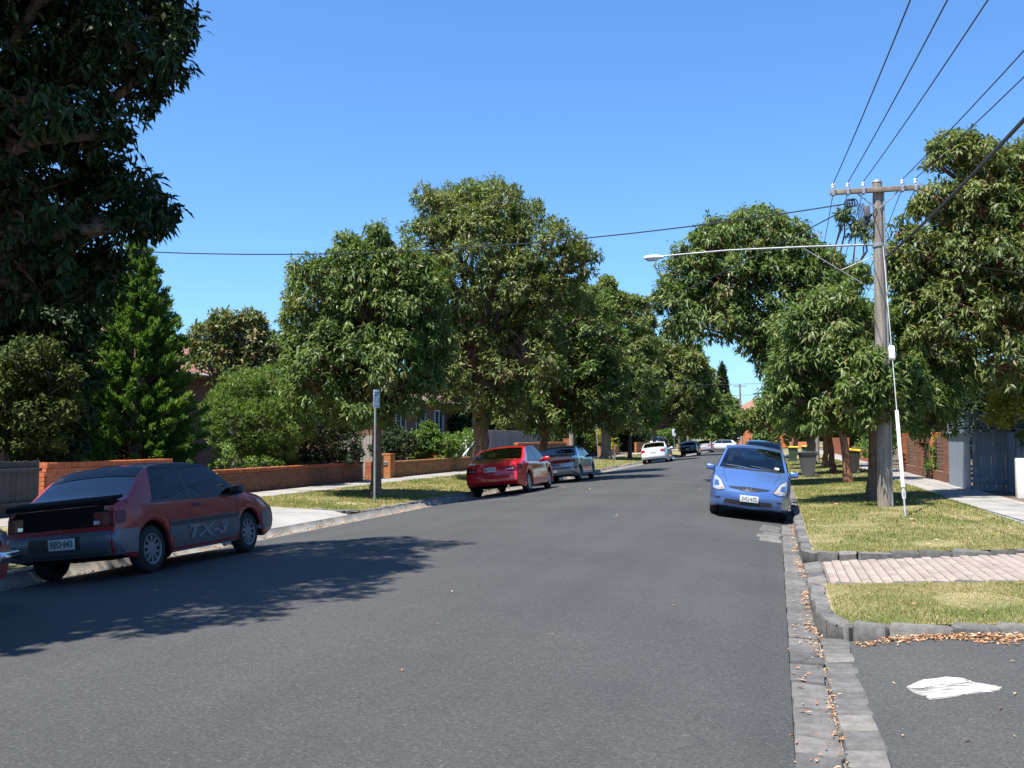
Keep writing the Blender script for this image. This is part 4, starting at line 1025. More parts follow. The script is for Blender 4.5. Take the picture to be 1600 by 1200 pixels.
        for a, b in zip(dl[:-1], dl[1:]):
            kind = a[2]
            for s in (-1, 1):
                P = []; n_, m_ = 9, 4
                for r in range(m_ + 1):
                    for k in range(n_ + 1):
                        t = k / n_
                        yb_ = a[0] + (b[0] - a[0]) * t; yt_ = a[1] + (b[1] - a[1]) * t
                        q = r / m_; y = yb_ + (yt_ - yb_) * q
                        z = belt(yb_) + (edge_z(yt_) - belt(yb_)) * q
                        xb, xt = w(yb_) * .965, we(yt_)
                        x = xb + (xt - xb) * q + 0.012 * math.sin(q * math.pi)
                        P.append(warp((s * x, y, z)))
                FF = []
                for r in range(m_):
                    for k in range(n_):
                        o = r * (n_ + 1) + k; q = (o, o + 1, o + n_ + 2, o + n_ + 1)
                        FF.append(q if s > 0 else q[::-1])
                if kind == 'p':
                    o = len(V); V += P; F += [tuple(t + o for t in q) for q in FF]; MI += [0] * len(FF)
                else: c.panels.append((kind, P, FF))
        # end caps
        for (i, sgn) in ((0, -1), (len(ys) - 1, 1)):
            y = ys[i]; rows = []
            for j in range(nq):
                zr = bot(y) + (belt(y) - bot(y)) * Q[j]
                row = [idx[(i, -1, j)]]
                for x in xf[1:-1]:
                    row.append(len(V)); V.append(warp((x * w(y) * bul[j], y, zr)))
                row.append(idx[(i, 1, j)]); rows.append(row)
            rows.append([idx[(i, 't', j)] for j in range(len(xf))])
            for a, b in zip(rows[:-1], rows[1:]):
                for k in range(len(xf) - 1):
                    q = (a[k], a[k + 1], b[k + 1], b[k]); F.append(q[::-1] if sgn > 0 else q); MI.append(0)
        c.V = V
        body = mesh_obj('body', V, F, [sp['paint'], CM['under']], c.root, 32)
        body.data.polygons.foreach_set('material_index', MI)
        c.body = body
        allf = F + [q for k in c.win.values() for q in k]
        VV = list(V); 
        for (_, P, FF) in c.panels:
            o = len(VV); VV += P; allf = allf + [tuple(t + o for t in q) for q in FF]
        c.bvh = BVHTree.FromPolygons([Vector(v) for v in VV], allf)
        def sub(name, Vs, Fs, mat, sm=60):
            used = sorted({i for q in Fs for i in q}); mp = {u: k for k, u in enumerate(used)}
            return mesh_obj(name, [Vs[u] for u in used], [tuple(mp[i] for i in q) for q in Fs], mat, c.root, sm)
        if 'ws' in c.win: sub('windscreen', V, c.win['ws'], GL[sp.get('gws', 'clear')])
        if 'rw' in c.win: sub('rear_window', V, c.win['rw'], GL[sp.get('grw', 'dark')])
        for (kind, P, FF) in c.panels:
            if kind == 'g': mesh_obj('side_window', P, FF, GL[sp.get('gside', 'side')], c.root, 60)
            else: mesh_obj('pillar', P, FF, CM['black'], c.root, 60)
        # underbody, wheels
        u = MB(); u.box((0, (y0 + y1) / 2, zb + .15), (2 * (W - .28), (y1 - y0) - .5, .26)); u.build('underbody', CM['under'], c.root)
        c.wheels(W, wb, Rw, sp.get('rim', 'rim'), sp.get('spokes', 8))
        if sp.get('interior', True): c.interior()

    def wheels(c, W, wb, Rw, rim, spokes):
        tw = 0.19; rr = Rw * 0.66
        t = MB().lathe([(rr - .015, -tw / 2 + .03), (rr + .01, -tw / 2), (Rw - .045, -tw / 2), (Rw - .012, -tw / 2 + .025), (Rw, -tw * .25), (Rw, tw * .25), (Rw - .012, tw / 2 - .025), (Rw - .045, tw / 2), (rr + .01, tw / 2), (rr - .015, tw / 2 - .03)], 30, 'x')
        tm = t.build('tyre', M['rubber'], None, 45); tme = tm.data; bpy.data.objects.remove(tm)
        r = MB().lathe([(rr, -tw / 2 + .02), (rr, tw / 2 - .012), (rr - .03, tw / 2 - .015), (rr - .035, tw / 2 - .05), (.03, tw / 2 - .06)], 30, 'x')
        rm = r.build('wheel_dish', CM['under'], None, 45); rme = rm.data; bpy.data.objects.remove(rm)
        s = MB()
        for k in range(spokes):
            a = 2 * math.pi * k / spokes; wd = 2 * math.pi * rr / spokes * .34
            rot = Matrix.Rotation(a, 3, 'X'); s.box(tuple(rot @ Vector((tw / 2 - .028, 0, rr * .53))), (.02, wd, rr * .86), rot)
        s.lathe([(rr * .94, tw / 2 - .035), (rr * 1.0, tw / 2 - .008), (rr * .95, tw / 2 - .004), (rr * .82, tw / 2 - .02)], 30, 'x')
        s.lathe([(rr * .48, tw / 2 - .03), (rr * .45, tw / 2 - .014), (rr * .14, tw / 2 - .01), (0.001, tw / 2 - .006)], 16, 'x')
        sm = s.build('rim', CM[rim], None, 40); sme = sm.data; bpy.data.objects.remove(sm)
        for sy in (-1, 1):
            for sx in (-1, 1):
                p = (sx * (W - tw / 2 - .035), sy * wb / 2, Rw)
                rot = (0, 0, 0 if sx > 0 else math.pi)
                wt = link_mesh('wheel', tme, c.root, p, rot); wt.name = 'wheel'
                link_mesh('wheel_dish', rme, wt); link_mesh('rim', sme, wt)

    def interior(c):
        sp = c.sp; W = sp['W']; ysf = sp.get('seat_y', 0.05); bz = c.belt(ysf)
        for sx in (-1, 1):
            b = MB(); rot = Matrix.Rotation(R(14), 3, 'X')
            b.bbox((sx * .36, ysf - .12, bz - .16), (.46, .13, .58), .05, rot); b.bbox((sx * .36, ysf + .12, .48), (.48, .5, .14), .05)
            st = b.build('seat', CM['seat'], c.root, 50)
            h = MB(); h.bbox((sx * .36, ysf - .24, bz + .24), (.25, .09, .17), .04, rot); h.build('headrest', CM['seat'], st, 50)
        b = MB(); rot = Matrix.Rotation(R(18), 3, 'X'); b.bbox((0, ysf - .95, bz - .15), (1.2, .13, .52), .05, rot); b.build('rear_seat', CM['seat'], c.root, 50)
        yd = sp['ws'][1] - 0.12
        b = MB(); b.bbox((0, yd - .28, c.belt(yd) - .10), (W * 1.62, .55, .2), .06); b.build('dashboard', CM['black'], c.root, 50)
        s = MB(); cx = .36 if sp.get('rhd', True) else -.36
        cy, cz = yd - .62, c.belt(yd) + .0
        rot = Matrix.Rotation(R(-62), 3, 'X')
        s.tube([tuple(rot @ Vector((.18 * math.cos(a), .18 * math.sin(a), 0)) + Vector((cx, cy, cz))) for a in lin(0, 2 * math.pi, 21)], .014, 6, False)
        s.build('steering_wheel', CM['black'], c.root, 60)

    def cast(c, view, a, b, off):
        o, d = {'front': (Vector((a, 9, b)), Vector((0, -1, 0))), 'rear': (Vector((a, -9, b)), Vector((0, 1, 0))), 'right': (Vector((9, a, b)), Vector((-1, 0, 0))),
                'left': (Vector((-9, a, b)), Vector((1, 0, 0))), 'top': (Vector((a, b, 9)), Vector((0, 0, -1)))}[view]
        h = c.bvh.ray_cast(o, d)
        if h[0] is None: return None
        n = h[1]
        if n.dot(d) > 0: n = -n
        return h[0] + n * off
    def patch(c, name, view, A, B, mat, off=0.006, n=10, m=3, parent=None, mirror=False, label=None):
        def res(P):
            L = [0]
            for p, q in zip(P[:-1], P[1:]): L.append(L[-1] + math.dist(p, q))
            out = []
            for k in range(n + 1):
                t = L[-1] * k / n; i = 0
                while i < len(L) - 2 and t > L[i + 1]: i += 1
                f = (t - L[i]) / max(1e-9, L[i + 1] - L[i]); out.append((P[i][0] + (P[i + 1][0] - P[i][0]) * f, P[i][1] + (P[i + 1][1] - P[i][1]) * f))
            return out
        o = None
        for s in ((1, -1) if mirror else (1,)):
            vw = view
            if s < 0 and view in ('left', 'right'): vw = 'left' if view == 'right' else 'right'
            ra, rb = res(A), res(B); V = []; ok = True; last = None
            for k in range(n + 1):
                for j in range(m + 1):
                    t = j / m; a = ra[k][0] + (rb[k][0] - ra[k][0]) * t; b = ra[k][1] + (rb[k][1] - ra[k][1]) * t
                    if s < 0 and view in ('front', 'rear', 'top'): a = -a
                    p = c.cast(vw, a, b, off)
                    if p is None: p = last if last is not None else Vector((0, 0, .5))
                    last = p; V.append(p)
            F = [(k * (m + 1) + j, (k + 1) * (m + 1) + j, (k + 1) * (m + 1) + j + 1, k * (m + 1) + j + 1) for k in range(n) for j in range(m)]
            o = mesh_obj(name, V, F, mat, parent or c.root, 60)
            if label: o['label'] = label
        return o
    def line(c, name, view, P, wd=0.008, mat=None, mirror=True, n=16, off=0.003):
        """panel gap along a polyline"""
        dx = P[-1][0] - P[0][0]; dz = P[-1][1] - P[0][1]; L = math.hypot(dx, dz); nx, nz = -dz / L * wd / 2, dx / L * wd / 2
        return c.patch(name, view, [(p[0] - nx, p[1] - nz) for p in P], [(p[0] + nx, p[1] + nz) for p in P], mat or CM['black'], off, n, 1, None, mirror)
    def plate(c, view, txt, z, x=0.0, mat=None, w=.37, h=.13, rx=0):
        p = c.cast(view, x, z, 0.02); s = 1 if view == 'front' else -1
        rot = Matrix.Rotation(math.pi / 2, 4, 'X')
        if view == 'front': rot = Matrix.Rotation(math.pi, 4, 'Z') @ rot
        mb = MB(); mb.bbox((0, 0, 0), (w, .012, h), .005)
        pl = mb.build('number_plate', mat or CM['plate'], c.root, 50); pl.location = p; pl.rotation_euler = (rx, 0, 0)
        if txt:
            mt = Matrix.Translation((0, .0075 * s, 0)) @ rot
            text_mesh(txt, .105, CM['plate_ink'], pl, mt @ Matrix.Scale(.82, 4, (1, 0, 0)), 'plate_number', .001, offset=.002)
        return pl
    def mirrors(c, y, mat, z=None, size=(.2, .09, .13)):
        for s in (-1, 1):
            z_ = z or c.belt(y) + .07; x = c.w(y) * .965
            mb = MB(); mb.bbox((s * (x + .08), y, z_), size, .035); mb.bbox((s * (x + .0), y + .02, z_ - .05), (.12, .05, .04), .012); mb.build('side_mirror', mat, c.root, 50)
    def place(c, x, y, heading=1, dyaw=0.0):
        """x, y of the middle of the car on the cambered road"""
        tr = c.sp['W'] - .12
        zl, zr = zg(x - tr), zg(x + tr)
        roll = math.atan2(zl - zr, 2 * tr)
        c.root.location = (x, y, (zl + zr) / 2 + 0.004)
        if heading > 0: c.root.rotation_euler = (0, roll, dyaw)
        else: c.root.rotation_euler = (0, -roll, math.pi + dyaw)
CARS = 'cars parked along the street'
# ---------- red three-door hatchback in the shade (nearest, left)
P_red = mat_paint('paint_dark_red', (0.25, 0.015, 0.016), 0.4, coat=0.5)
c = Car('parked_car', 'red three door hatchback with grey lower body parked in deep shade at left', dict(
    W=.83, y0=-1.92, y1=2.08, wb=2.4, R=.29, zb=.20, paint=P_red,
    top=[(-1.92, .90), (-1.78, .935), (-1.6, .98), (-1.15, 1.28), (-.95, 1.355), (-.5, 1.385), (.1, 1.375), (.35, 1.345), (1.08, .93), (1.5, .86), (2.0, .72), (2.08, .66)],
    belt=[(-1.92, .86), (-1.5, .875), (0, .86), (.9, .845), (1.5, .78), (2.08, .62)],
    side=[(-1.66, -1.12, 'p'), (-1.18, -1.0, 'g'), (-.34, -.42, 'b'), (-.26, -.36, 'g'), (.93, .5, 'b'), (1.0, .56, 'p'), (1.06, 1.06, None)],
    ws=(.4, 1.04), rw=(-1.56, -1.17), nose=[(.2, -.1), (.45, 0), (.6, -.02), (.75, -.1)], tail=[(.25, -.08), (.4, .03), (.56, .03), (.6, -.04), (.9, -.07)],
    tf=.15, tr=.08, gside='side', rim='rim_dark', spokes=10, seat_y=-.05), CARS)
cl = CM['cladding']
c.patch('bumper', 'rear', [(-.765, .30), (.765, .30)], [(-.765, .575), (.765, .575)], CM['silver'], .012, 24, 5, label='silver grey rear bumper')
c.patch('bumper_skirt', 'rear', [(-.78, .285), (.78, .285)], [(-.78, .40), (.78, .40)], cl, .016, 24, 3)
c.patch('plate_recess', 'rear', [(-.36, .40), (.36, .40)], [(-.36, .53), (.36, .53)], CM['black'], .018, 10, 2)
for vw in ('right', 'left'):
    c.patch('side_cladding', vw, [(-.87, .205), (.87, .205)], [(-.87, .60), (.87, .60)], cl, .008, 24, 4, label='grey lower door cladding')
    c.patch('bumper_side', vw, [(-1.95, .31), (-1.545, .29)], [(-1.95, .575), (-1.50, .575)], CM['silver'], .01, 8, 4)
    c.patch('front_bumper_side', vw, [(1.56, .30), (2.02, .32)], [(1.55, .56), (2.04, .56)], CM['silver'], .01, 8, 4)
    c.line('rub_strip', vw, [(-.86, .56), (.86, .56)], .05, CM['black'], False, 24, .012)
    c.line('door_gap', vw, [(-.36, .24), (-.40, .6), (-.33, .86)], .010, None, False)
    c.line('door_gap', vw, [(.84, .24), (.86, .84)], .008, None, False)
    c.line('window_seal', vw, [(-1.2, c.belt(-1.2) - .004), (-.3, c.belt(-.3) - .004), (.95, c.belt(.9) - .004)], .03, None, False, 24, .006)
    c.patch('door_handle', vw, [(-.27, .755), (-.1, .755)], [(-.27, .79), (-.1, .79)], CM['black'], .014, 4, 1)
    c.patch('repeater', vw, [(1.0, .66), (1.1, .66)], [(1.0, .685), (1.1, .685)], CM['black'], .006, 3, 1)
sgn = 1
text_mesh('TX-3', .27, CM['cladding_text'], c.root, Matrix.Translation((.848, -.02, .42)) @ Matrix.Rotation(math.pi / 2, 4, 'Z') @ Matrix.Rotation(math.pi / 2, 4, 'X') @ Matrix.Scale(1.75, 4, (1, 0, 0)) @ Matrix.Scale(.82, 4, (0, 1, 0)), 'door_lettering', .002, .3, .008)
c.patch('rear_garnish', 'rear', [(-.74, .635), (.74, .635)], [(-.73, .875), (.73, .875)], CM['under'], .006, 24, 3)
for s in (-1, 1):
    A = [(s * .50, .645), (s * .785, .645)]; Bq = [(s * .50, .80), (s * .78, .80)]
    tl = c.patch('tail_lamp', 'rear', A, Bq, CM['dark_lens'], .012, 8, 3)
    c.patch('reverse_lens', 'rear', [(s * .5, .66), (s * .58, .66)], [(s * .5, .70), (s * .58, .70)], CM['clear_lens'], .016, 4, 1, tl)
for vw in ('right', 'left'): c.patch('tail_lamp_side', vw, [(-1.9, .645), (-1.72, .655)], [(-1.9, .80), (-1.70, .79)], CM['dark_lens'], .01, 5, 3)
sp = MB()
prof = [(-1.95, .90), (-1.945, .935), (-1.92, .95), (-1.82, .968), (-1.64, .985), (-1.64, .955), (-1.8, .92), (-1.92, .885)]
sp.prism(prof, 'x', -.72, .72); sp.build('tail_spoiler', CM['under'], c.root, 30)
c.patch('window_band', 'top', [(-.62, -1.24), (.62, -1.24)], [(-.60, -1.0), (.60, -1.0)], CM['black'], .006, 20, 4)
if 0: sp = MB(); sp.prism([(-1.22, 1.262), (-1.2, 1.285), (-.98, 1.372), (-.94, 1.362), (-1.1, 1.3), (-1.2, 1.25)], 'x', -.5, .5)
c.plate('rear', 'REO·843', .465, .12, mat_plain('plate_aged', (0.5, 0.5, 0.48), .5))
c.mirrors(.78, CM['black']); 
for vw in ('right', 'left'): c.patch('roof_gutter', vw, [(-.95, c.edge_z(-.95) - .02), (.3, c.edge_z(.3) - .02)], [(-.95, c.edge_z(-.95)), (.3, c.edge_z(.3))], CM['black'], .006, 14, 1)
c.place(-8.02, 11.68, 1); c.root.scale = (0.97, 0.94, 0.985)

# ---------- red car cut by the left picture edge (only its front corner shows)
c = Car('parked_car', 'red car cut off by the left picture edge, only its front corner showing', dict(
    W=.84, y0=-2.1, y1=2.12, wb=2.55, R=.30, zb=.2, paint=mat_paint('paint_faded_red', (0.32, 0.035, 0.03), .4),
    top=[(-2.1, .9), (-1.2, .98), (-.6, 1.34), (.1, 1.38), (.4, 1.34), (1.1, .95), (1.9, .84), (2.12, .74)], belt=[(-2.1, .86), (0, .88), (1, .86), (2.12, .70)],
    side=[(-1.2, -.75, 'p'), (-1.0, -.65, 'g'), (-.1, -.12, 'b'), (-.04, -.06, 'g'), (1.0, .55, 'p'), (1.1, 1.1, None)],
    ws=(.42, 1.06), rw=(-1.1, -.65), nose=[(.2, -.08), (.5, 0), (.74, -.02)], tail=[(.2, -.08), (.5, 0), (.9, 0)], rim='rim_dull'), CARS)
c.patch('headlamp', 'front', [(.40, .56), (.74, .56)], [(.40, .68), (.74, .68)], CM['clear_lens'], .01, 6, 2, None, True)
c.patch('grille', 'front', [(-.38, .55), (.38, .55)], [(-.38, .67), (.38, .67)], CM['black'], .008, 10, 2)
b = MB(); b.tube([(-.86, 1.8, .46), (-.82, 2.1, .46), (-.5, 2.24, .46), (0, 2.28, .46), (.5, 2.24, .46), (.82, 2.1, .46), (.86, 1.8, .46)], .055, 10); b.build('chrome_bumper', CM['chrome'], c.root, 60)
c.patch('indicator', 'front', [(.76, .57), (.80, .57)], [(.76, .67), (.80, .67)], CM['orange_lens'], .01, 2, 2, None, True)
c.place(-8.0, 6.14, 1)

# ---------- bright red sedan
P_red2 = mat_paint('paint_bright_red', (0.6, 0.012, 0.017), 0.22, coat=1.0, dirt=.04)
c = Car('parked_car', 'shiny bright red sedan parked in the sun on the left, seen from behind', dict(
    W=.90, y0=-2.32, y1=2.38, wb=2.7, R=.315, zb=.2, paint=P_red2,
    top=[(-2.32, .96), (-2.2, 1.0), (-1.9, 1.03), (-1.75, 1.05), (-.95, 1.40), (-.6, 1.44), (0, 1.455), (.35, 1.42), (1.15, 1.0), (1.8, .88), (2.3, .74), (2.38, .68)],
    belt=[(-2.32, .90), (-1.8, .95), (-.5, .93), (.9, .89), (1.6, .82), (2.38, .64)],
    side=[(-1.85, -.98, 'p'), (-1.42, -.86, 'g'), (-.28, -.32, 'b'), (-.2, -.24, 'g'), (.98, .48, 'b'), (1.04, .52, 'p'), (1.12, 1.12, None)],
    ws=(.4, 1.1), rw=(-1.72, -.97), grw='clear', nose=[(.2, -.12), (.45, 0), (.7, -.06)], tail=[(.26, -.14), (.42, .03), (.6, .04), (.66, -.01), (.92, -.06)],
    bulge_r=.14, tr=.15, seat_y=.1, spokes=7), CARS)
c.line('boot_gap', 'rear', [(-.62, .66), (.62, .66)], .010, None, False)
for s in (-1, 1):
    tl = c.patch('tail_lamp', 'rear', [(s * .50, .70), (s * .80, .68)], [(s * .44, .83), (s * .80, .88)], CM['dark_lens'], .008, 8, 3)
    c.patch('reverse_lens', 'rear', [(s * .48, .745), (s * .66, .745)], [(s * .48, .77), (s * .66, .775)], CM['clear_lens'], .012, 5, 1, tl)
    c.line('boot_gap', 'rear', [(s * .43, .67), (s * .42, .9)], .008, None, False)
for vw in ('right', 'left'):
    c.patch('tail_lamp_side', vw, [(-2.3, .69), (-2.0, .76)], [(-2.3, .87), (-1.98, .86)], CM['dark_lens'], .007, 6, 3)
    c.line('door_gap', vw, [(-.25, .24), (-.25, .92)], .008, None, False); c.line('door_gap', vw, [(.95, .24), (.98, .88)], .008, None, False); c.line('door_gap', vw, [(-1.0, .62), (-1.2, .93)], .008, None, False)
    c.line('window_seal', vw, [(-1.45, c.belt(-1.45) - .002), (-.2, c.belt(-.2) - .002), (1.0, c.belt(1) - .002)], .025, None, False, 24, .006)
    for yy in (-.55, .55): c.patch('door_handle', vw, [(yy - .1, .79), (yy + .1, .79)], [(yy - .1, .82), (yy + .1, .82)], P_red2, .018, 4, 1)
    c.line('rub_strip', vw, [(-.9, .56), (.9, .56)], .03, P_red2, False, 24, .012)
c.line('bumper_gap', 'rear', [(-.8, .60), (.8, .60)], .012, None, False, 24)
c.patch('bumper_skirt', 'rear', [(-.74, .27), (.74, .27)], [(-.76, .33), (.76, .33)], CM['black'], .008, 20, 2)
e = MB(); e.tube([(.48, -2.38, .27), (.48, -2.1, .27)], .032, 10); e.build('exhaust', CM['chrome'], c.root, 60)
c.plate('rear', 'MLO·532', .77, -.02)
c.patch('badge', 'rear', [(.28, .80), (.42, .80)], [(.28, .825), (.42, .825)], CM['chrome'], .008, 4, 1)
c.mirrors(.86, P_red2)
c.place(-7.95, 30.2, 1)

# ---------- silver sedan with a full-width red reflector
P_sil = mat_paint('paint_silver', (0.28, 0.325, 0.36), .32, .55)
c = Car('parked_car', 'silver blue sedan with dark red strip across its boot, ahead of the red sedan', dict(
    W=.87, y0=-2.3, y1=2.3, wb=2.65, R=.30, zb=.2, paint=P_sil,
    top=[(-2.3, .97), (-2.2, 1.0), (-1.65, 1.03), (-1.05, 1.33), (-.8, 1.385), (0, 1.40), (.3, 1.37), (1.1, .97), (1.8, .87), (2.3, .72)],
    belt=[(-2.3, .93), (-1.6, .94), (0, .91), (.9, .88), (2.3, .68)],
    side=[(-1.6, -.98, 'p'), (-1.3, -.86, 'g'), (-.3, -.33, 'b'), (-.22, -.25, 'g'), (.98, .42, 'p'), (1.07, 1.07, None)],
    ws=(.35, 1.06), rw=(-1.6, -1.02), nose=[(.2, -.1), (.45, 0), (.7, -.04)], tail=[(.26, -.08), (.42, .03), (.58, .04), (.62, -.02), (.93, 0)], bulge_r=.08, tr=.1, seat_y=.08, rim='rim_dull'), CARS)
tl = c.patch('tail_lamp', 'rear', [(-.76, .74), (.76, .74)], [(-.76, .86), (.76, .86)], CM['dark_lens'], .008, 24, 3)
c.patch('bumper_strip', 'rear', [(-.8, .52), (.8, .52)], [(-.8, .58), (.8, .58)], CM['cladding'], .014, 20, 1)
c.patch('plate_panel', 'rear', [(-.3, .63), (.3, .63)], [(-.3, .72), (.3, .72)], CM['silver'], .008, 10, 1)
for vw in ('right', 'left'):
    c.line('rub_strip', vw, [(-2.2, .55), (-1.5, .55)], .05, CM['cladding'], False, 10, .01); c.line('rub_strip', vw, [(-.9, .55), (.9, .55)], .05, CM['cladding'], False, 16, .01)
    c.line('door_gap', vw, [(-.26, .24), (-.26, .9)], .01, None, False); c.line('door_gap', vw, [(.95, .24), (.97, .87)], .01, None, False)
    c.patch('tail_lamp_side', vw, [(-2.28, .74), (-2.1, .75)], [(-2.28, .86), (-2.08, .85)], CM['dark_lens'], .007, 4, 2)
c.plate('rear', '', .45, 0, None, .34, .1); c.mirrors(.84, CM['black'])
c.place(-7.97, 38.4, 1)

# ---------- white sedan
P_wh = mat_paint('paint_white', (0.62, 0.62, 0.62), .3)
c = Car('parked_car', 'white sedan with red triangular tail lamps parked farther along on the left', dict(
    W=.90, y0=-2.35, y1=2.4, wb=2.75, R=.32, zb=.2, paint=P_wh,
    top=[(-2.35, 1.02), (-2.2, 1.07), (-1.75, 1.09), (-1.0, 1.40), (-.6, 1.45), (0, 1.46), (.4, 1.42), (1.2, 1.0), (1.9, .88), (2.4, .7)],
    belt=[(-2.35, .96), (-1.6, .98), (0, .93), (.9, .89), (2.4, .66)],
    side=[(-1.75, -.98, 'p'), (-1.3, -.86, 'g'), (-.28, -.31, 'b'), (-.2, -.23, 'g'), (1.05, .5, 'p'), (1.15, 1.15, None)],
    ws=(.45, 1.14), rw=(-1.66, -1.0), nose=[(.2, -.1), (.45, 0), (.7, -.06)], tail=[(.26, -.12), (.42, .03), (.6, .03), (.66, -.02), (.96, -.03)], bulge_r=.12, tr=.14), CARS)
for s in (-1, 1): c.patch('tail_lamp', 'rear', [(s * .50, .80), (s * .80, .72)], [(s * .56, .92), (s * .80, .96)], CM['red_lens'], .008, 8, 3)
for vw in ('right', 'left'):
    c.patch('tail_lamp_side', vw, [(-2.3, .74), (-2.05, .86)], [(-2.3, .95), (-2.05, .94)], CM['red_lens'], .007, 4, 2); c.line('door_gap', vw, [(-.25, .24), (-.25, .92)], .012, None, False)
c.line('bumper_gap', 'rear', [(-.8, .60), (.8, .60)], .014, CM['cladding'], False, 20)
c.plate('rear', '', .78, 0, None, .37, .11); c.mirrors(.92, P_wh)
c.place(-8.0, 69.9, 1)

# ---------- black hatchback / wagon
P_bk = mat_paint('paint_black', (0.012, 0.011, 0.015), .25)
c = Car('parked_car', 'black station wagon parked beyond the white sedan', dict(
    W=.86, y0=-2.2, y1=2.2, wb=2.6, R=.31, zb=.22, paint=P_bk,
    top=[(-2.2, .95), (-2.1, 1.0), (-1.75, 1.36), (-1.5, 1.43), (0, 1.46), (.4, 1.42), (1.15, 1.0), (1.8, .9), (2.2, .76)],
    belt=[(-2.2, .93), (0, .92), (.9, .9), (2.2, .7)],
    side=[(-2.05, -1.72, 'p'), (-1.8, -1.58, 'g'), (-.28, -.31, 'b'), (-.2, -.23, 'g'), (1.0, .5, 'p'), (1.1, 1.1, None)],
    ws=(.45, 1.1), rw=(-2.07, -1.75), nose=[(.2, -.1), (.45, 0), (.7, -.06)], tail=[(.26, -.1), (.42, .03), (.6, .03), (.96, 0)], bulge_r=.08), CARS)
for s in (-1, 1): c.patch('tail_lamp', 'rear', [(s * .45, .74), (s * .79, .74)], [(s * .45, .86), (s * .79, .88)], CM['dark_lens'], .008, 6, 2)
c.plate('rear', '', .68, -.1, None, .34, .1); c.mirrors(.9, P_bk)
c.place(-7.95, 97.5, 1)

# ---------- far silver-white sedan
P_sw = mat_paint('paint_pale_silver', (0.48, 0.49, 0.53), .3, .3)
c = Car('parked_car', 'pale silver sedan, farthest of the cars parked along the left kerb', dict(
    W=.9, y0=-2.35, y1=2.4, wb=2.75, R=.32, zb=.2, paint=P_sw,
    top=[(-2.35, 1.02), (-2.2, 1.06), (-1.75, 1.08), (-1.0, 1.40), (-.6, 1.46), (0, 1.47), (.4, 1.43), (1.2, 1.0), (1.9, .88), (2.4, .7)], belt=[(-2.35, .96), (-1.6, .98), (0, .93), (.9, .89), (2.4, .66)],
    side=[(-1.75, -.98, 'p'), (-1.3, -.86, 'g'), (-.28, -.31, 'b'), (-.2, -.23, 'g'), (1.05, .5, 'p'), (1.15, 1.15, None)],
    ws=(.45, 1.14), rw=(-1.66, -1.0), nose=[(.2, -.1), (.45, 0), (.7, -.06)], tail=[(.26, -.1), (.42, .03), (.6, .03), (.96, -.03)]), CARS)
for s in (-1, 1): c.patch('tail_lamp', 'rear', [(s * .46, .78), (s * .80, .78)], [(s * .5, .92), (s * .80, .93)], CM['red_lens'], .008, 6, 2)
c.plate('rear', '', .72, 0, None, .37, .11); c.mirrors(.92, P_sw)
c.place(-7.9, 117, 1)

# ---------- dark hatch parked in a yard behind the bin (only a corner shows), white car behind it
c = Car('parked_car', 'dark four wheel drive standing on the driveway behind the green lidded bin', dict(
    W=.88, y0=-2.2, y1=2.2, wb=2.6, R=.36, zb=.3, paint=P_bk,
    top=[(-2.2, 1.1), (-2.1, 1.2), (-1.95, 1.62), (-1.6, 1.72), (0, 1.74), (.4, 1.7), (1.0, 1.2), (1.8, 1.1), (2.2, .98)], belt=[(-2.2, 1.07), (0, 1.1), (.9, 1.08), (2.2, .9)],
    side=[(-2.1, -1.9, 'p'), (-1.8, -1.7, 'g'), (-.28, -.3, 'b'), (-.2, -.22, 'g'), (.9, .5, 'p'), (.98, .98, None)], ws=(.45, .96), rw=(-2.07, -1.95), nose=[(.3, -.06), (.6, 0), (.9, -.03)], tail=[(.3, -.04), (.6, 0), (1.1, 0)]), CARS)
for s in (-1, 1): c.patch('tail_lamp', 'rear', [(s * .66, .75), (s * .82, .75)], [(s * .66, 1.0), (s * .82, 1.0)], CM['dark_lens'], .008, 4, 2)
c.mirrors(.8, P_bk); c.root.location = (-12.0, 106, .1)

# ---------- white wagon standing across the far end
c = Car('parked_car', 'white station wagon seen side on across the far end of the street', dict(
    W=.9, y0=-2.4, y1=2.4, wb=2.8, R=.33, zb=.22, paint=P_wh,
    top=[(-2.4, 1.0), (-2.3, 1.06), (-1.95, 1.42), (-1.6, 1.5), (0, 1.52), (.4, 1.48), (1.15, 1.05), (1.9, .94), (2.4, .8)], belt=[(-2.4, .98), (0, .97), (.9, .94), (2.4, .74)],
    side=[(-2.25, -1.9, 'p'), (-1.95, -1.72, 'g'), (-.3, -.33, 'b'), (-.22, -.25, 'g'), (1.0, .5, 'p'), (1.1, 1.1, None)], ws=(.45, 1.1), rw=(-2.24, -1.95), nose=[(.2, -.1), (.45, 0), (.7, -.06)], tail=[(.26, -.1), (.42, .03), (.96, 0)], gside='dark'), CARS)
for s in (-1, 1): c.patch('tail_lamp', 'rear', [(s * .6, .72), (s * .82, .72)], [(s * .6, .94), (s * .82, .94)], CM['red_lens'], .008, 4, 2)
c.mirrors(.9, P_wh); c.root.location = (-8.2, 155.5, -.1); c.root.rotation_euler = (0, 0, R(82))

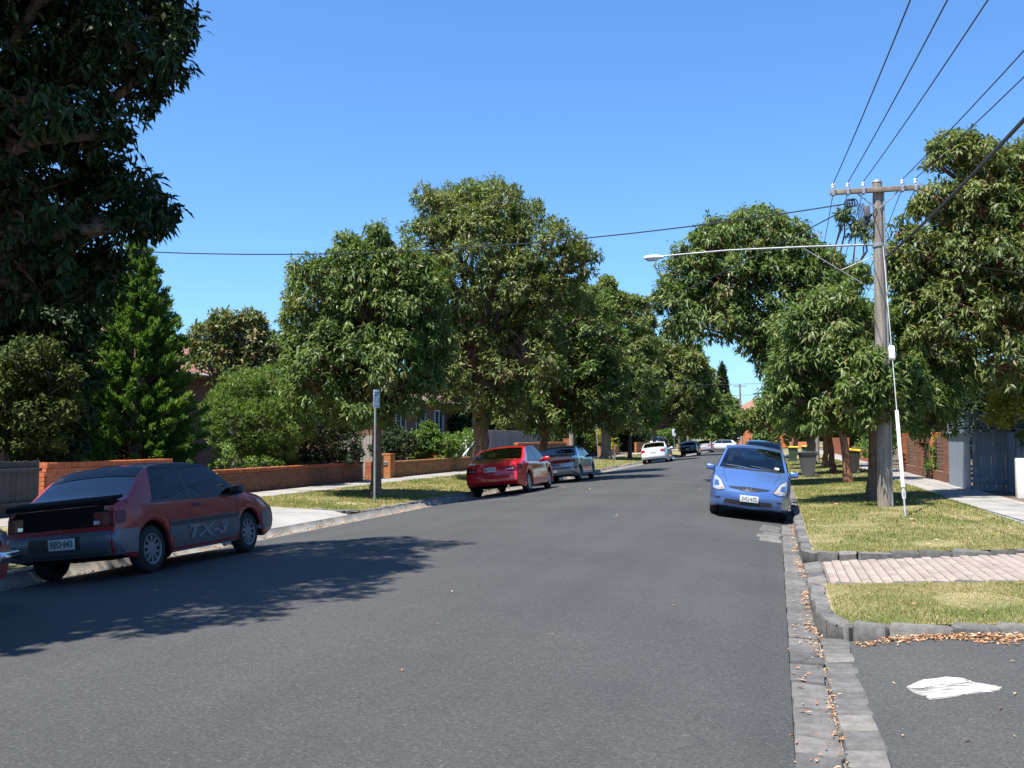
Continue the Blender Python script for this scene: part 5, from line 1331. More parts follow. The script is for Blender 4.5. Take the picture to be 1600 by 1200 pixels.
# ---------- blue small hatchback facing us
P_bl = mat_paint('paint_metallic_blue', (0.095, 0.19, 0.46), .34, .55, 1.0, .03)
c = Car('parked_car', 'metallic blue small hatchback facing us at the right kerb', dict(
    W=.835, y0=-1.85, y1=1.92, wb=2.45, R=.29, zb=.19, paint=P_bl,
    top=[(-1.85, .98), (-1.75, 1.05), (-1.5, 1.40), (-1.3, 1.48), (-.6, 1.525), (-.1, 1.525), (.2, 1.49), (.55, 1.36), (1.02, 1.07), (1.2, .99), (1.5, .89), (1.66, .825), (1.78, .75), (1.87, .67), (1.92, .615)],
    belt=[(-1.85, .95), (-.8, .94), (.3, .91), (1.0, .88), (1.45, .80), (1.75, .70), (1.92, .60)],
    side=[(-1.72, -1.42, 'p'), (-1.5, -1.28, 'g'), (-.42, -.4, 'b'), (-.34, -.33, 'g'), (.72, .38, 'b'), (.8, .46, 'g'), (1.08, .9, 'p'), (1.16, 1.16, None)],
    ws=(.28, 1.08), rw=(-1.7, -1.42), gws='clear', grw='clear', nose=[(.15, -.10), (.3, .0), (.5, .02), (.58, .0), (.7, -.05)], tail=[(.26, -.1), (.42, .03), (.96, 0)],
    bulge_f=.20, tf=.20, seat_y=-.08, spokes=6, tumble=.33, crown=.05), CARS)
# windscreen surround, wipers, stickers
c.patch('scuttle', 'top', [(-.60, 1.075), (0, 1.12), (.60, 1.075)], [(-.60, 1.14), (0, 1.19), (.60, 1.14)], CM['black'], .004, 20, 2)
for (a, b_) in (((-.52, 1.10), (.02, 1.02)), ((.02, 1.13), (.55, 1.0))):
    w_ = MB(); pa = c.cast('top', a[0], a[1], .018); pb = c.cast('top', b_[0], b_[1], .018); w_.tube([pa, (pa + pb) / 2 + Vector((0, 0, .01)), pb], .008, 6); w_.build('wiper', CM['black'], c.root, 60)
c.patch('registration_sticker', 'top', [(-.56, .93), (-.47, .93)], [(-.56, 1.0), (-.47, 1.0)], CM['plate'], .003, 3, 2)
m_ = MB(); m_.bbox((0, .22, 1.36), (.24, .03, .07), .015); m_.build('interior_mirror', CM['black'], c.root, 50)
for s in (-1, 1):     # big triangular headlamps wrapping up the wings
    hl = c.patch('headlamp', 'front', [(s * .485, .600), (s * .60, .565), (s * .74, .585)], [(s * .60, .765), (s * .68, .82), (s * .74, .84)], CM['clear_lens'], .010, 12, 6)
    c.patch('headlamp_reflector', 'front', [(s * .61, .64), (s * .71, .64)], [(s * .64, .735), (s * .715, .75)], CM['chrome'], .014, 6, 3, hl)
    c.patch('headlamp_bezel', 'front', [(s * .505, .612), (s * .58, .60)], [(s * .60, .72), (s * .63, .74)], CM['rim_dull'], .013, 5, 3, hl)
    c.patch('indicator', 'front', [(s * .53, .605), (s * .57, .60)], [(s * .545, .625), (s * .575, .62)], CM['orange_lens'], .016, 4, 2, hl)
c.patch('grille', 'front', [(-.40, .632), (0, .59), (.40, .632)], [(-.38, .65), (0, .665), (.38, .65)], CM['black'], .008, 20, 3)
em = MB(); q = c.cast('front', 0, .628, .016)
for (x0, z0, x1, z1) in ((-.045, .035, -.032, -.035), (.045, .035, .032, -.035), (-.036, 0, .036, 0)):
    em.tube([(q.x + x0, q.y, q.z + z0), (q.x + x1, q.y, q.z + z1)], .009, 6)
em.build('badge', CM['chrome'], c.root, 60)
c.patch('lower_intake', 'front', [(-.50, .315), (0, .30), (.50, .315)], [(-.46, .405), (0, .40), (.46, .405)], CM['black'], .006, 20, 3)
c.patch('bumper_lip', 'front', [(-.66, .235), (0, .225), (.66, .235)], [(-.67, .262), (0, .25), (.67, .262)], CM['black'], .008, 20, 2)
for s in (-1, 1):
    c.line('headlamp_edge', 'front', [(s * .48, .597), (s * .60, .775), (s * .69, .835)], .012, None, False, 14, .013)
    c.line('headlamp_edge', 'front', [(s * .48, .597), (s * .60, .560), (s * .745, .58)], .012, None, False, 14, .013)
    c.patch('bumper_vent', 'front', [(s * .58, .40), (s * .66, .40)], [(s * .56, .425), (s * .67, .43)], CM['black'], .006, 5, 1)
c.line('bonnet_gap', 'front', [(-.44, .655), (0, .675), (.44, .655)], .010, None, False, 24)
c.line('bumper_crease_shade', 'front', [(-.68, .45), (0, .445), (.68, .45)], .012, mat_paint('blue_crease_shade', (0.07, 0.13, 0.42), .4), False, 24, .004)  # crease not modelled: its shade is painted as a thin darker blue strip
for s in (-1, 1):
    c.line('bonnet_gap', 'top', [(s * .62, 1.08), (s * .55, 1.5), (s * .47, 1.80)], .008, None, False, 16)
for vw in ('right', 'left'):
    c.line('door_gap', vw, [(-.38, .24), (-.38, .92)], .008, None, False); c.line('door_gap', vw, [(.78, .24), (.80, .9)], .008, None, False)
    for yy in (-.75, .1): c.patch('door_handle', vw, [(yy - .1, .80), (yy + .1, .80)], [(yy - .1, .83), (yy + .1, .83)], P_bl, .02, 4, 1)
c.plate('front', 'SVU·672', .445, -.02)
c.mirrors(.80, P_bl, .98, (.19, .11, .125))
c.place(-.615, 23.15, -1)

# ---------- dark green wagon with roof rails behind it
P_gn = mat_paint('paint_dark_teal', (0.02, 0.055, 0.09), .3, .3)
c = Car('parked_car', 'dark teal wagon with roof rails parked behind the blue hatchback', dict(
    W=.87, y0=-2.25, y1=2.25, wb=2.6, R=.33, zb=.24, paint=P_gn,
    top=[(-2.25, 1.0), (-2.15, 1.1), (-1.85, 1.5), (-1.6, 1.58), (0, 1.6), (.35, 1.56), (1.05, 1.1), (1.8, .98), (2.25, .85)], belt=[(-2.25, .98), (0, 1.0), (.9, .98), (2.25, .78)],
    side=[(-2.1, -1.8, 'p'), (-1.85, -1.66, 'g'), (-.3, -.33, 'b'), (-.22, -.25, 'g'), (.92, .45, 'p'), (1.02, 1.02, None)], ws=(.4, 1.02), rw=(-2.1, -1.85), nose=[(.2, -.1), (.45, 0), (.75, -.05)], tail=[(.26, -.1), (.42, .03), (1.0, 0)], bulge_f=.15), CARS)
for s in (-1, 1):
    c.patch('headlamp', 'front', [(s * .45, .66), (s * .74, .66)], [(s * .45, .78), (s * .74, .80)], CM['clear_lens'], .01, 6, 2)
    r_ = MB(); r_.tube([(s * .58, -1.5, 1.57), (s * .58, -1.4, 1.63), (s * .58, .1, 1.645), (s * .58, .25, 1.58)], .018, 8); r_.build('roof_rail', CM['black'], c.root, 60)
c.patch('grille', 'front', [(-.36, .64), (.36, .64)], [(-.36, .77), (.36, .77)], CM['black'], .008, 10, 2)
c.plate('front', '', .45); c.mirrors(.82, P_gn)
c.place(-.62, 41.5, -1)
# ============================================================ WALLS AND FENCES
wr = random.Random(77)
def piece_mesh(name, d, mat, b=0.004):
    bm = bmesh.new(); bmesh.ops.create_cube(bm, size=1); bmesh.ops.scale(bm, vec=d, verts=bm.verts)
    bmesh.ops.bevel(bm, geom=bm.edges[:], offset=b, segments=1, affect='EDGES')
    me = bpy.data.meshes.new(name); bm.to_mesh(me); bm.free(); me.materials.append(mat); return me
_pm = {}
def pmesh(name, d, mat, b=0.004):
    k = (name, tuple(round(x, 4) for x in d), mat.name)
    if k not in _pm: _pm[k] = piece_mesh(name, d, mat, b)
    return _pm[k]
def brick_wall(label, x, y0, y1, z0, z1, mat, mortar='mortar', th=0.22, cap=None, limit=300, cat='wall', name='brick_wall'):
    """garden wall along Y, its laid face towards the street (+x on the left side of the street, -x on the right)"""
    root = empty(name, (x, y0, z0)); tag(root, label, cat)
    L, H = y1 - y0, z1 - z0; s = 1 if x < 0 else -1
    hc = H - (0.115 if cap else 0)
    MB().box((-s * th / 2, L / 2, hc / 2 - .03), (th - .012, L - .012, hc + .05)).build('mortar', M[mortar], root)
    n = int(hc / 0.086); hh = hc / n
    B = []
    for r in range(n):
        y = -(0.12 if r % 2 else 0)
        while y < L - .02:
            a, b = max(0, y), min(L, y + .23)
            if b - a > .03: B.append((a, b, r))
            y += .24
    B.sort(key=lambda q: q[0])
    me = pmesh('brick', (.10, .23, hh - .011), M[mat])
    rest = MB()
    for i, (a, b, r) in enumerate(B):
        p = (-s * .048 + wr.uniform(-.002, .003) * s, (a + b) / 2, (r + .5) * hh)
        if i < limit: link_mesh('brick', me, root, p, (0, 0, wr.choice((0, math.pi))), (1, (b - a) / .23, 1))
        else: rest.box(p, (.10, b - a, hh - .011))
    if rest.v: tag(rest.build('bricks', M[mat], root), kind='stuff')
    ends = MB()
    me2 = pmesh('end_brick', (th - .01, .03, hh - .011), M[mat])
    for r in range(n): link_mesh('end_brick', me2, root, (-s * th / 2, .002, (r + .5) * hh))
    if cap:
        mc = pmesh('coping_brick', (th + .015, .076, .108), M[cap]); k = int(L / .086)
        for i in range(k): link_mesh('coping_brick', mc, root, (-s * th / 2, (i + .5) * L / k, H - .056 + wr.uniform(-.003, .003)))
    return root
def brick_pillar(label, x, y, w, d, z0, z1, mat, cap=True, mortar='mortar', name='brick_pillar'):
    root = empty(name, (x, y, z0)); tag(root, label, 'pillar')
    H = z1 - z0; MB().box((0, 0, H / 2), (w - .014, d - .014, H - .01)).build('mortar', M[mortar], root)
    n = max(3, int(H / .086)); hh = H / n
    nx, ny = max(1, round(w / .24)), max(1, round(d / .24))
    for r in range(n):
        for (sx, sy) in ((0, -1), (0, 1)):
            m_ = pmesh('brick', (w / nx - .010, .09, hh - .011), M[mat])
            for i in range(nx): link_mesh('brick', m_, root, ((i + .5) * w / nx - w / 2, sy * (d / 2 - .045), (r + .5) * hh))
        for sx in (-1, 1):
            m_ = pmesh('brick', (.09, (d - .19) / ny - .006, hh - .011), M[mat])
            for i in range(ny): link_mesh('brick', m_, root, (sx * (w / 2 - .045), (i + .5) * (d - .19) / ny - (d - .19) / 2, (r + .5) * hh))
    if cap:
        m_ = pmesh('coping_brick', (.105, d + .02, .07), M[mat]); k = max(2, round(w / .115))
        for i in range(k): link_mesh('coping_brick', m_, root, ((i + .5) * w / k - w / 2, 0, H + .03))
    return root
def paling_fence(label, axis, fixed, a0, a1, z0, z1, wd, mat, rails=(), gap=.006, face=1, rail_out=True, name='paling_fence', jag=.015, th=.018, rail_mat=None):
    root = empty(name, (fixed, a0, z0) if axis == 'y' else (a0, fixed, z0)); tag(root, label, 'fence')
    n = max(1, int((a1 - a0) / (wd + gap))); st = (a1 - a0) / n
    H = z1 - z0; me = pmesh('paling', (th, wd, H) if axis == 'y' else (wd, th, H), M[mat])
    for i in range(n):
        t = (i + .5) * st; dz = wr.uniform(-jag, jag)
        p = (wr.uniform(-.003, .003), t, H / 2 + dz - .01) if axis == 'y' else (t, wr.uniform(-.003, .003), H / 2 + dz - .01)
        link_mesh('paling', me, root, p, (0, wr.uniform(-.004, .004), 0) if axis == 'x' else (wr.uniform(-.004, .004), 0, 0))
    L = a1 - a0
    for (rz, rh) in rails:
        o = face * (.045 if rail_out else -.045)
        d = (.06, L, rh) if axis == 'y' else (L, .06, rh)
        p = (o, L / 2, rz - z0) if axis == 'y' else (L / 2, o, rz - z0)
        r = link_mesh('rail', pmesh('rail', d, M[rail_mat or mat]), root, p)
    return root

paling_fence('dark grey paling fence with outside rail at the left picture edge', 'y', -14.25, 8.0, 16.8, 0.1, 1.19, .148, 'paling_dark', ((1.0, .07), (.35, .07)), .006, 1)
brick_wall('orange brick wall topped with upright bricks behind the red hatchback', -14.15, 16.9, 21.2, .12, 1.13, 'brick_bright', cap='brick_bright', limit=260)
brick_wall('long low red brick garden wall under the feathery shrub', -14.15, 21.45, 32.7, .12, .79, 'brick_dark', 'mortar_dark', cap='brick_red', limit=300)  # shaded face painted as darker brick, lit top as redder coping
brick_pillar('low red brick pillar at the gate beside the long red wall', -14.25, 33.55, .24, .35, .12, .80, 'brick_red', False)
brick_pillar('short tan brick pillar in front of the letterbox pillar', -14.3, 34.45, .3, .35, .12, 1.0, 'brick_tan', False)
p = brick_pillar('orange brick letterbox pillar at the start of the tan wall', -14.3, 35.3, .48, .48, .12, .98, 'brick_orange')
mb = MB(); mb.bbox((0, -.25, .56), (.26, .04, .14), .01); lbx = mb.build('letterbox', M['galv'], p, 40)
mb = MB(); mb.box((0, -.272, .58), (.2, .006, .03)); mb.build('letter_slot', M['black_plastic'], lbx)
brick_wall('low tan brick wall between the letterbox pillar and red sedan', -14.15, 35.7, 46.2, .12, .74, 'brick_tan', 'mortar_dark', cap='brick_tan', limit=260)
paling_fence('tall weathered grey paling fence behind the thick tree trunk', 'y', -15.6, 51.0, 70, .1, 2.1, .15, 'paling_grey', ((.5, .08), (1.7, .08)), .01, -1)
paling_fence('short grey paling fence beside the grey lidded bin', 'x', 40.5, -18.6, -15.4, .1, 1.75, .14, 'paling_grey', (), .01)
paling_fence('low grey paling skirt of the house veranda', 'y', -18.6, 50.2, 64, .1, 1.38, .14, 'paling_grey', ((1.3, .1),), .01, 1)
brick_wall('dark brick fence with orange top behind the silver sedan', -14.15, 54.5, 68.0, .12, 1.38, 'brick_dark', 'mortar_dark', cap='brick_orange', limit=0)
brick_pillar('brick pillar ending the dark fence by the wooden pole', -14.2, 68.4, .45, .45, .12, 1.55, 'brick_red')
brick_wall('low orange brick wall beyond the second parking sign', -14.15, 82, 92, .12, .95, 'brick_orange', cap='brick_orange', limit=0)
brick_wall('far orange brick wall above the black wagon', -14.15, 104, 134, .12, 1.2, 'brick_orange', cap='brick_orange', limit=0)
# right side: blue-grey timber fence with slatted tops
F1 = paling_fence('sunlit blue grey board fence face along the right footpath', 'y', 5.3, 30.5, 34.1, .12, 1.78, .118, 'paling_blue', ((1.79, .05),), .002, -1, True, 'board_fence', .002)
F2 = paling_fence('shaded dark blue board fence face turned towards us at right', 'x', 30.45, 5.34, 8.4, .12, 1.78, .118, 'paling_blue', ((1.79, .05), (.42, .09)), .002, -1, True, 'board_fence', .002)
def slats(parent, off, axis, L, z0, n, st, lab=None):
    for i in range(n):
        d = (.03, L, .055) if axis == 'y' else (L, .03, .055)
        p = (off[0], off[1] + L / 2, z0 + i * st) if axis == 'y' else (off[0] + L / 2, off[1], z0 + i * st)
        link_mesh('slat', pmesh('slat', d, M['slat_blue']), parent, p, (R(2) * wr.uniform(-1, 1), 0, 0))
    for t in (0, L):
        d = (.06, .06, n * st + .1); p = (off[0], off[1] + t, z0 + n * st / 2 - .05) if axis == 'y' else (off[0] + t, off[1], z0 + n * st / 2 - .05)
        link_mesh('slat_post', pmesh('slat_post', d, M['slat_blue']), parent, p)
slats(F1, (0, 0), 'y', 3.6, 1.75, 6, .088)
slats(F2, (0.1, 0), 'x', .75, 1.75, 6, .088)
F3 = paling_fence('nearer blue grey board gate with slatted top at the right edge', 'x', 29.4, 6.25, 8.4, .12, 1.86, .118, 'paling_blue', ((1.87, .05), (.42, .09)), .002, -1, True, 'board_gate', .002)
slats(F3, (0, 0), 'x', 2.1, 1.84, 7, .088)
paling_fence('blue grey board return between the fence and the gate', 'y', 6.25, 29.45, 30.4, .12, 1.8, .118, 'paling_blue', (), .002, -1, True, 'board_fence', .002)
cp = MB(); cp.bbox((6.0, 27.0, .62), (.55, .26, 1.02), .02); o = cp.build('concrete_pillar', M['render_white'], None, 40); tag(o, 'pale rendered letterbox pillar at the right picture edge', 'pillar')
# right brick fence: base, pillars and dark slatted panels
brick_wall('low brick base of the dark panel fence on the right', 5.42, 34.4, 47.0, .12, .50, 'brick_dark', 'mortar_dark', limit=300)
for (yy, mt, lb) in ((35.6, 'brick_dark', 'dark brick pillar next to the blue fence'), (38.7, 'brick_orange', 'sunlit orange brick pillar with creeper in the right fence'), (42.2, 'brick_dark', 'dark brick pillar in the middle of the right panel fence'), (46.8, 'brick_red', 'red brick pillar ending the right panel fence behind the guy wire')):
    brick_pillar(lb, 5.56, yy, .36, .36, .12, 1.78, mt, mortar='mortar_dark')
for k, (a, b, lb) in enumerate(((35.8, 38.5, 'dark slatted fence panel nearest the blue fence'), (38.9, 42.0, 'dark slatted fence panel left of the orange pillar'), (42.4, 46.6, 'farthest dark slatted fence panel before the red pillar'))):
    root = empty('fence_panel', (5.56, a, .5)); tag(root, lb, 'fence panel', 'panels of the right brick fence')
    for i in range(9): link_mesh('slat', pmesh('slat', (.02, b - a, .105), M['brown_brick']), root, (0, (b - a) / 2, .08 + i * .13))
    for t in (.02, (b - a) / 2, b - a - .02): link_mesh('stile', pmesh('stile', (.05, .05, 1.22), M['brick_dark']), root, (-.03, t, .6))
brick_wall('low red brick wall along the right footpath far away', 5.45, 64, 78, .12, 1.0, 'brick_red', limit=0)
brick_wall('higher red brick wall on the right near the cross street', 5.45, 84, 118, .12, 1.7, 'brick_red', limit=0)

# ============================================================ HOUSES
def hip_roof(x0, x1, y0, y1, z0, z1, ov=.5, along='y'):
    x0 -= ov; x1 += ov; y0 -= ov; y1 += ov; mb = MB(); cx = (x0 + x1) / 2; cy = (y0 + y1) / 2
    if along == 'y': r = (x1 - x0) / 2; A, B = (cx, y0 + r, z1), (cx, y1 - r, z1)
    else: r = (y1 - y0) / 2; A, B = (x0 + r, cy, z1), (x1 - r, cy, z1)
    V = [(x0, y0, z0), (x1, y0, z0), (x1, y1, z0), (x0, y1, z0), A, B, (x0, y0, z0 - .18), (x1, y0, z0 - .18), (x1, y1, z0 - .18), (x0, y1, z0 - .18)]
    if along == 'y': F = [(0, 1, 4), (1, 2, 5, 4), (2, 3, 5), (3, 0, 4, 5)]
    else: F = [(0, 1, 5, 4), (1, 2, 5), (2, 3, 4, 5), (3, 0, 4)]
    F += [(0, 6, 7, 1), (1, 7, 8, 2), (2, 8, 9, 3), (3, 9, 6, 0), (6, 9, 8, 7)]
    return mb.add(V, F)
def tiled_courses(roof, x0, x1, y0, y1, z0, z1, ov, mat):
    """rows of tiles as raised battens across the street-facing slope"""
    pass
def window(parent, c, w, h, axis='x', s=1, panes=2, frame='white_paint'):
    """framed window on a wall; axis = wall normal"""
    f = MB()
    def bx(a, z, da, dz, dep, off):
        if axis == 'x': f.box((c[0] + s * off, c[1] + a, c[2] + z), (dep, da, dz))
        else: f.box((c[0] + a, c[1] + s * off, c[2] + z), (da, dep, dz))
    t = .09
    bx(0, h / 2 - t / 2, w, t, .08, .04); bx(0, -h / 2 + t / 2, w, t, .1, .05)
    for k in range(panes + 1): bx(-w / 2 + t / 2 + k * (w - t) / panes, 0, t, h - 2 * t, .078, .04)
    wo = f.build('window', M[frame], parent)
    for k in range(panes):
        g_ = MB(); a = -w / 2 + t / 2 + (k + .5) * (w - t) / panes
        if axis == 'x': g_.box((c[0] + s * .025, c[1] + a, c[2]), (.02, (w - t) / panes - t + .01, h - 2 * t + .01))
        else: g_.box((c[0] + a, c[1] + s * .025, c[2]), ((w - t) / panes - t + .01, .02, h - 2 * t + .01))
        g_.build('pane', M['win_glass'], wo)
def house(label, x0, x1, y0, y1, zw, zr, wall, wins, roof='terracotta', along='y', z0=.1):
    root = empty('house', ((x0 + x1) / 2, (y0 + y1) / 2, 0)); tag(root, label, 'house')
    inv = Matrix.Translation(-root.location)
    def ch(o): o.data.transform(inv); return o
    ch(MB().box(((x0 + x1) / 2, (y0 + y1) / 2, (zw + z0) / 2), (x1 - x0, y1 - y0, zw - z0)).build('wall', M[wall], root))
    ch(hip_roof(x0, x1, y0, y1, zw + .1, zr, .55, along).build('roof', M[roof], root))
    n0 = len(root.children)
    g_ = MB()
    for (a, b) in (((x0 - .6, y0 - .6), (x1 + .6, y0 - .6)), ((x1 + .6, y0 - .6), (x1 + .6, y1 + .6))):
        g_.tube([(a[0], a[1], zw + .06), (b[0], b[1], zw + .06)], .06, 6)
    ch(g_.build('roof_gutter', M['white_paint'], root))
    for (c_, w, h, ax, s, pn) in wins:
        window(root, tuple(Vector(c_) - root.location), w, h, ax, s, pn)
    return root
house('house with tiled roof half hidden behind the red tipped tree', -33, -24.5, 33, 47, 4.3, 6.7, 'brown_brick', [((-24.5, 36, 2.6), 1.8, 1.5, 'x', 1, 2), ((-24.5, 42, 2.6), 1.8, 1.5, 'x', 1, 2), ((-28, 33, 2.6), 1.6, 1.4, 'y', -1, 2)])
hb = house('raised brown brick house with tall white framed windows behind the street trees', -30, -20.0, 49, 63.0, 3.75, 6.2, 'brown_brick', roof='brown_brick', wins=
      [((-20.0, 51.2, 2.4), 1.5, 1.9, 'x', 1, 2), ((-20.0, 54.4, 2.4), 1.6, 1.9, 'x', 1, 2), ((-20.0, 57.6, 2.4), 1.6, 1.9, 'x', 1, 2), ((-20.0, 60.9, 2.4), 1.6, 1.9, 'x', 1, 2)])
o = MB().box((-19.35, 56.5, 1.36), (1.3, 13.0, .1)).build('veranda_floor', M['paling_grey'], hb); o.data.transform(Matrix.Translation(-hb.location))
hr = empty('stair_handrail', tuple(at(712, 712, 50))); tag(hr, 'pair of white sloping stair handrails in front of the brown house', 'handrail')
for du, dv in ((0, 0), (12, 1)):
    a = at(711 + du, 712 + dv, 50); b = at(745 + du, 664 + dv * 6, 54)
    m_ = MB(); m_.tube([a - hr.location, b - hr.location], .045, 6); m_.build('rail', M['white_paint'], hr)
    for t in (.05, .5, .95):
        q = a + (b - a) * t; m_ = MB(); m_.box((q.x - hr.location.x, q.y - hr.location.y, (q.z + .1) / 2 - hr.location.z), (.07, .07, q.z - .1)); m_.build('post', M['white_paint'], hr)
st = empty('brick_steps', (-18.2, 52, .1)); tag(st, 'orange brick steps between the white handrails', 'steps')
for i in range(6): link_mesh('step', pmesh('step', (1.1, .32, .2 + .2 * i), M['brick_orange']), st, (0, i * .32 - .6, .1 + .1 * i))
house('cream rendered house beside the thick street tree trunk', -31, -21, 66.5, 78, 3.8, 6.0, 'render_cream', [((-21, 70, 2.3), 1.6, 1.3, 'x', 1, 2), ((-24, 66.5, 2.3), 1.6, 1.3, 'y', -1, 2)])
house('brick house on the left beyond the white sedan', -30, -20.5, 98, 112, 3.8, 6.4, 'brickwork', [((-20.5, 102, 2.2), 1.8, 1.3, 'x', 1, 2), ((-20.5, 108, 2.2), 1.8, 1.3, 'x', 1, 2)])
house('orange brick house with tiled hip roof facing down the street', -9.5, 5.5, 172, 184, 4.6, 8.6, 'brickwork', [((-6.5, 172, 2.4), 2.0, 1.6, 'y', -1, 2), ((-1.5, 172, 2.4), 2.0, 1.6, 'y', -1, 2), ((3, 172, 2.4), 1.8, 1.6, 'y', -1, 2)], along='x')
house('brick house hidden behind the dark evergreen and paling fence on the left', -34, -23.5, 1, 17, 3.6, 6.0, 'brown_brick', [((-23.5, 5, 2.2), 1.8, 1.3, 'x', 1, 2), ((-23.5, 12, 2.2), 1.8, 1.3, 'x', 1, 2)])
house('red brick house behind the fences on the right far away', 12, 21, 78, 92, 3.6, 6.0, 'brickwork', [((12, 82, 2.2), 1.8, 1.3, 'x', -1, 2), ((12, 88, 2.2), 1.8, 1.3, 'x', -1, 2)])
house('house hidden behind the tall tree on the right', 12.5, 22, 26, 42, 3.6, 6.0, 'brown_brick', [((12.5, 30, 2.2), 1.8, 1.3, 'x', -1, 2)])
brick_wall('low orange wall in front of the far brick house, right part', 7.0, 100, 101, .0, .6, 'brick_orange', limit=0) if False else None
fw = MB(); fw.box((-3, Y_END + 12.3, .55), (5.5, .25, 1.1)); fw.box((3.8, Y_END + 12.3, .55), (3.5, .25, 1.1)); o = fw.build('front_wall', M['brickwork']); tag(o, 'orange brick front wall of the house closing the street', 'wall')

# ============================================================ POLES, LAMP, WIRES
PX, PY = 2.36, 23.95; PZ = zg(PX)
pole = empty('power_pole', (PX, PY, PZ)); tag(pole, 'grey wooden power pole with crossarm and street lamp on the right verge', 'power pole')
MB().tube([(0, 0, -.1), (0.0, 0, 2.5), (-.02, 0, 5.0), (-.03, 0, 7.43)], [.165, .15, .125, .105], 16).build('shaft', M['timber'], pole, 60)
MB().tube([(-.03, 0, 7.42), (-.03, 0, 7.47)], [.115, .10], 16).build('pole_cap', M['galv'], pole, 40)
MB().tube([(.15, -.09, -.05), (.14, -.09, 2.4), (.11, -.08, 5.5), (.09, -.08, 7.2)], .022, 8).build('conduit', M['galv'], pole, 60)
AZ = 7.22
arm = MB().bbox((-.10, -.13, AZ), (1.95, .1, .11), .01).build('crossarm', M['timber_dark'], pole, 40)
for s in (-1, 1): MB().tube([(-.03 + s * .45, -.14, AZ - .05), (-.03 + s * .04, -.12, AZ - .42)], .016, 6).build('arm_brace', M['galv'], pole)
INS = [-1.0, -.68, -.34, .5, .78]
for x in INS:
    i_ = MB(); i_.lathe([(.012, .05), (.012, .10), (.04, .105), (.045, .13), (.025, .15), (.04, .155), (.04, .18), (.02, .21), (.001, .215)], 10, 'z', (x, -.13, AZ)); i_.build('insulator', M['porcelain'], pole, 60)
    MB().bbox((x, -.13, AZ - .01), (.06, .13, .14), .008).build('pin_clamp', M['galv'], pole)
MB().bbox((-.28, -.2, 6.72), (.13, .12, .26), .015).build('fuse_box', M['grey_plastic'], pole, 40)
cb = MB()
for k in range(4): cb.tube([(-.62 + .05 * math.cos(k * 1.6) + .09 * math.cos(a), -.16 + .02 * k, 6.95 + .09 * math.sin(a)) for a in lin(0, 2 * math.pi, 13)], .016, 5)
for k in range(6): cb.tube([(-.50 + .03 * k, -.17, 6.92), (-.45 + .035 * k, -.18, 6.5), (-.42 + .03 * k, -.17, 6.3 + .04 * (k % 3)), (-.3 + .02 * k, -.15, 6.6), (-.05, -.12, 6.75)], .010, 5)
cb.build('cable_loops', M['cable'], pole, 60)
MB().tube([(-.03, 0, 5.93), (-.04, 0, 6.01)], [.135, .135], 16).build('strap', M['galv'], pole)
# street lamp on its outreach arm (fixed to the pole)
la = MB(); la.tube([(0, -.02, 5.98), (-1.6, -.05, 6.0), (-3.4, -.08, 6.0), (-4.95, -.1, 5.93)], [.025, .023, .02, .018], 10)
lamp = la.build('lamp_arm', M['galv'], pole, 60)
MB().tube([(-1.7, -.05, 5.98), (-.1, -.02, 4.9)], .011, 8).build('arm_strut', M['galv'], pole, 60)
MB().tube([(-.06, -.02, 5.75), (-.85, -.04, 5.42)], .011, 8).build('strut_tie', M['galv'], pole, 60)
lh = MB()
prof = [(.001, -.02), (.07, 0), (.10, .06), (.115, .18), (.11, .32), (.07, .44), (.03, .47)]
for (r_, t) in prof: pass
V = []; F = []; n = 14
for (r_, t) in prof:
    for k in range(n):
        a = 2 * math.pi * k / n; V.append((-5.38 + t, -.1 + r_ * math.cos(a), 5.90 + r_ * .62 * math.sin(a) * (1 if math.sin(a) > 0 else .75)))
for i in range(len(prof) - 1):
    for k in range(n): F.append((i * n + k, i * n + (k + 1) % n, (i + 1) * n + (k + 1) % n, (i + 1) * n + k))
lh.add(V, F); hd = lh.build('lamp_head', M['white_paint'], pole, 60)
MB().bbox((-5.2, -.1, 5.855), (.26, .16, .06), .025).build('lamp_lens', CM['clear_lens'], hd, 40)

def wire(name, label, a, b, sag, r=.012, n=24, mat='cable', group='overhead wires'):
    a = Vector(a); b = Vector(b); P = []
    for i in range(n + 1):
        t = i / n; p = a + (b - a) * t; p.z -= sag * 4 * t * (1 - t); P.append(p)
    mb = MB(); mb.tube([p - a for p in P], r, 5); o = mb.build(name, M[mat], None, 60); o.location = a
    tag(o, label, 'cable', group); return o
def arm_pt(x, dz=.21): return (PX + x, PY - .13, PZ + AZ + dz)
names = ['leftmost', 'second', 'third', 'fourth', 'rightmost']
for i, x in enumerate(INS):
    wire('power_line', 'overhead wire running towards us from the %s insulator of the crossarm' % names[i], arm_pt(x), (PX + x * 1.1 + (1.4, 1.9, 2.5, 3.1, 3.6)[i], -22.0, 7.7), .75, .0105)
    wire('power_line', 'overhead wire running away from us from the %s insulator of the crossarm' % names[i], arm_pt(x, .02), (PX + x + .1, 66, 7.3), .7, .009)
wire('thick_cable', 'thick black aerial cable rising from the pole to the top right', (PX + .12, PY, 5.75), (4.6, -20, 8.3), 1.15, .03)
wire('service_cable', 'black service cable crossing the road to the far left above the trees', (PX - .6, PY - .15, 6.95 + PZ), tuple(at(150, 389, 27.5)), .55, .016, 40)
wire('service_cable', 'black service cable descending left across the road into the big tree', (PX - .55, PY - .15, 6.9 + PZ), (-20.0, 49.5, 4.4), .9, .015, 40)
for k, z in enumerate((6.55, 6.25, 5.95)):
    wire('service_wire', 'thin wire going right from the pole, %s of three' % ('top', 'middle', 'lowest')[k], (PX + .1, PY, z), (12.5, 30.0, z - .5), .25, .007)
wire('far_wire', 'wire crossing the street in front of the dense far street tree', (-19, 88, 6.8), (9, 84, 6.6), .5, .015)
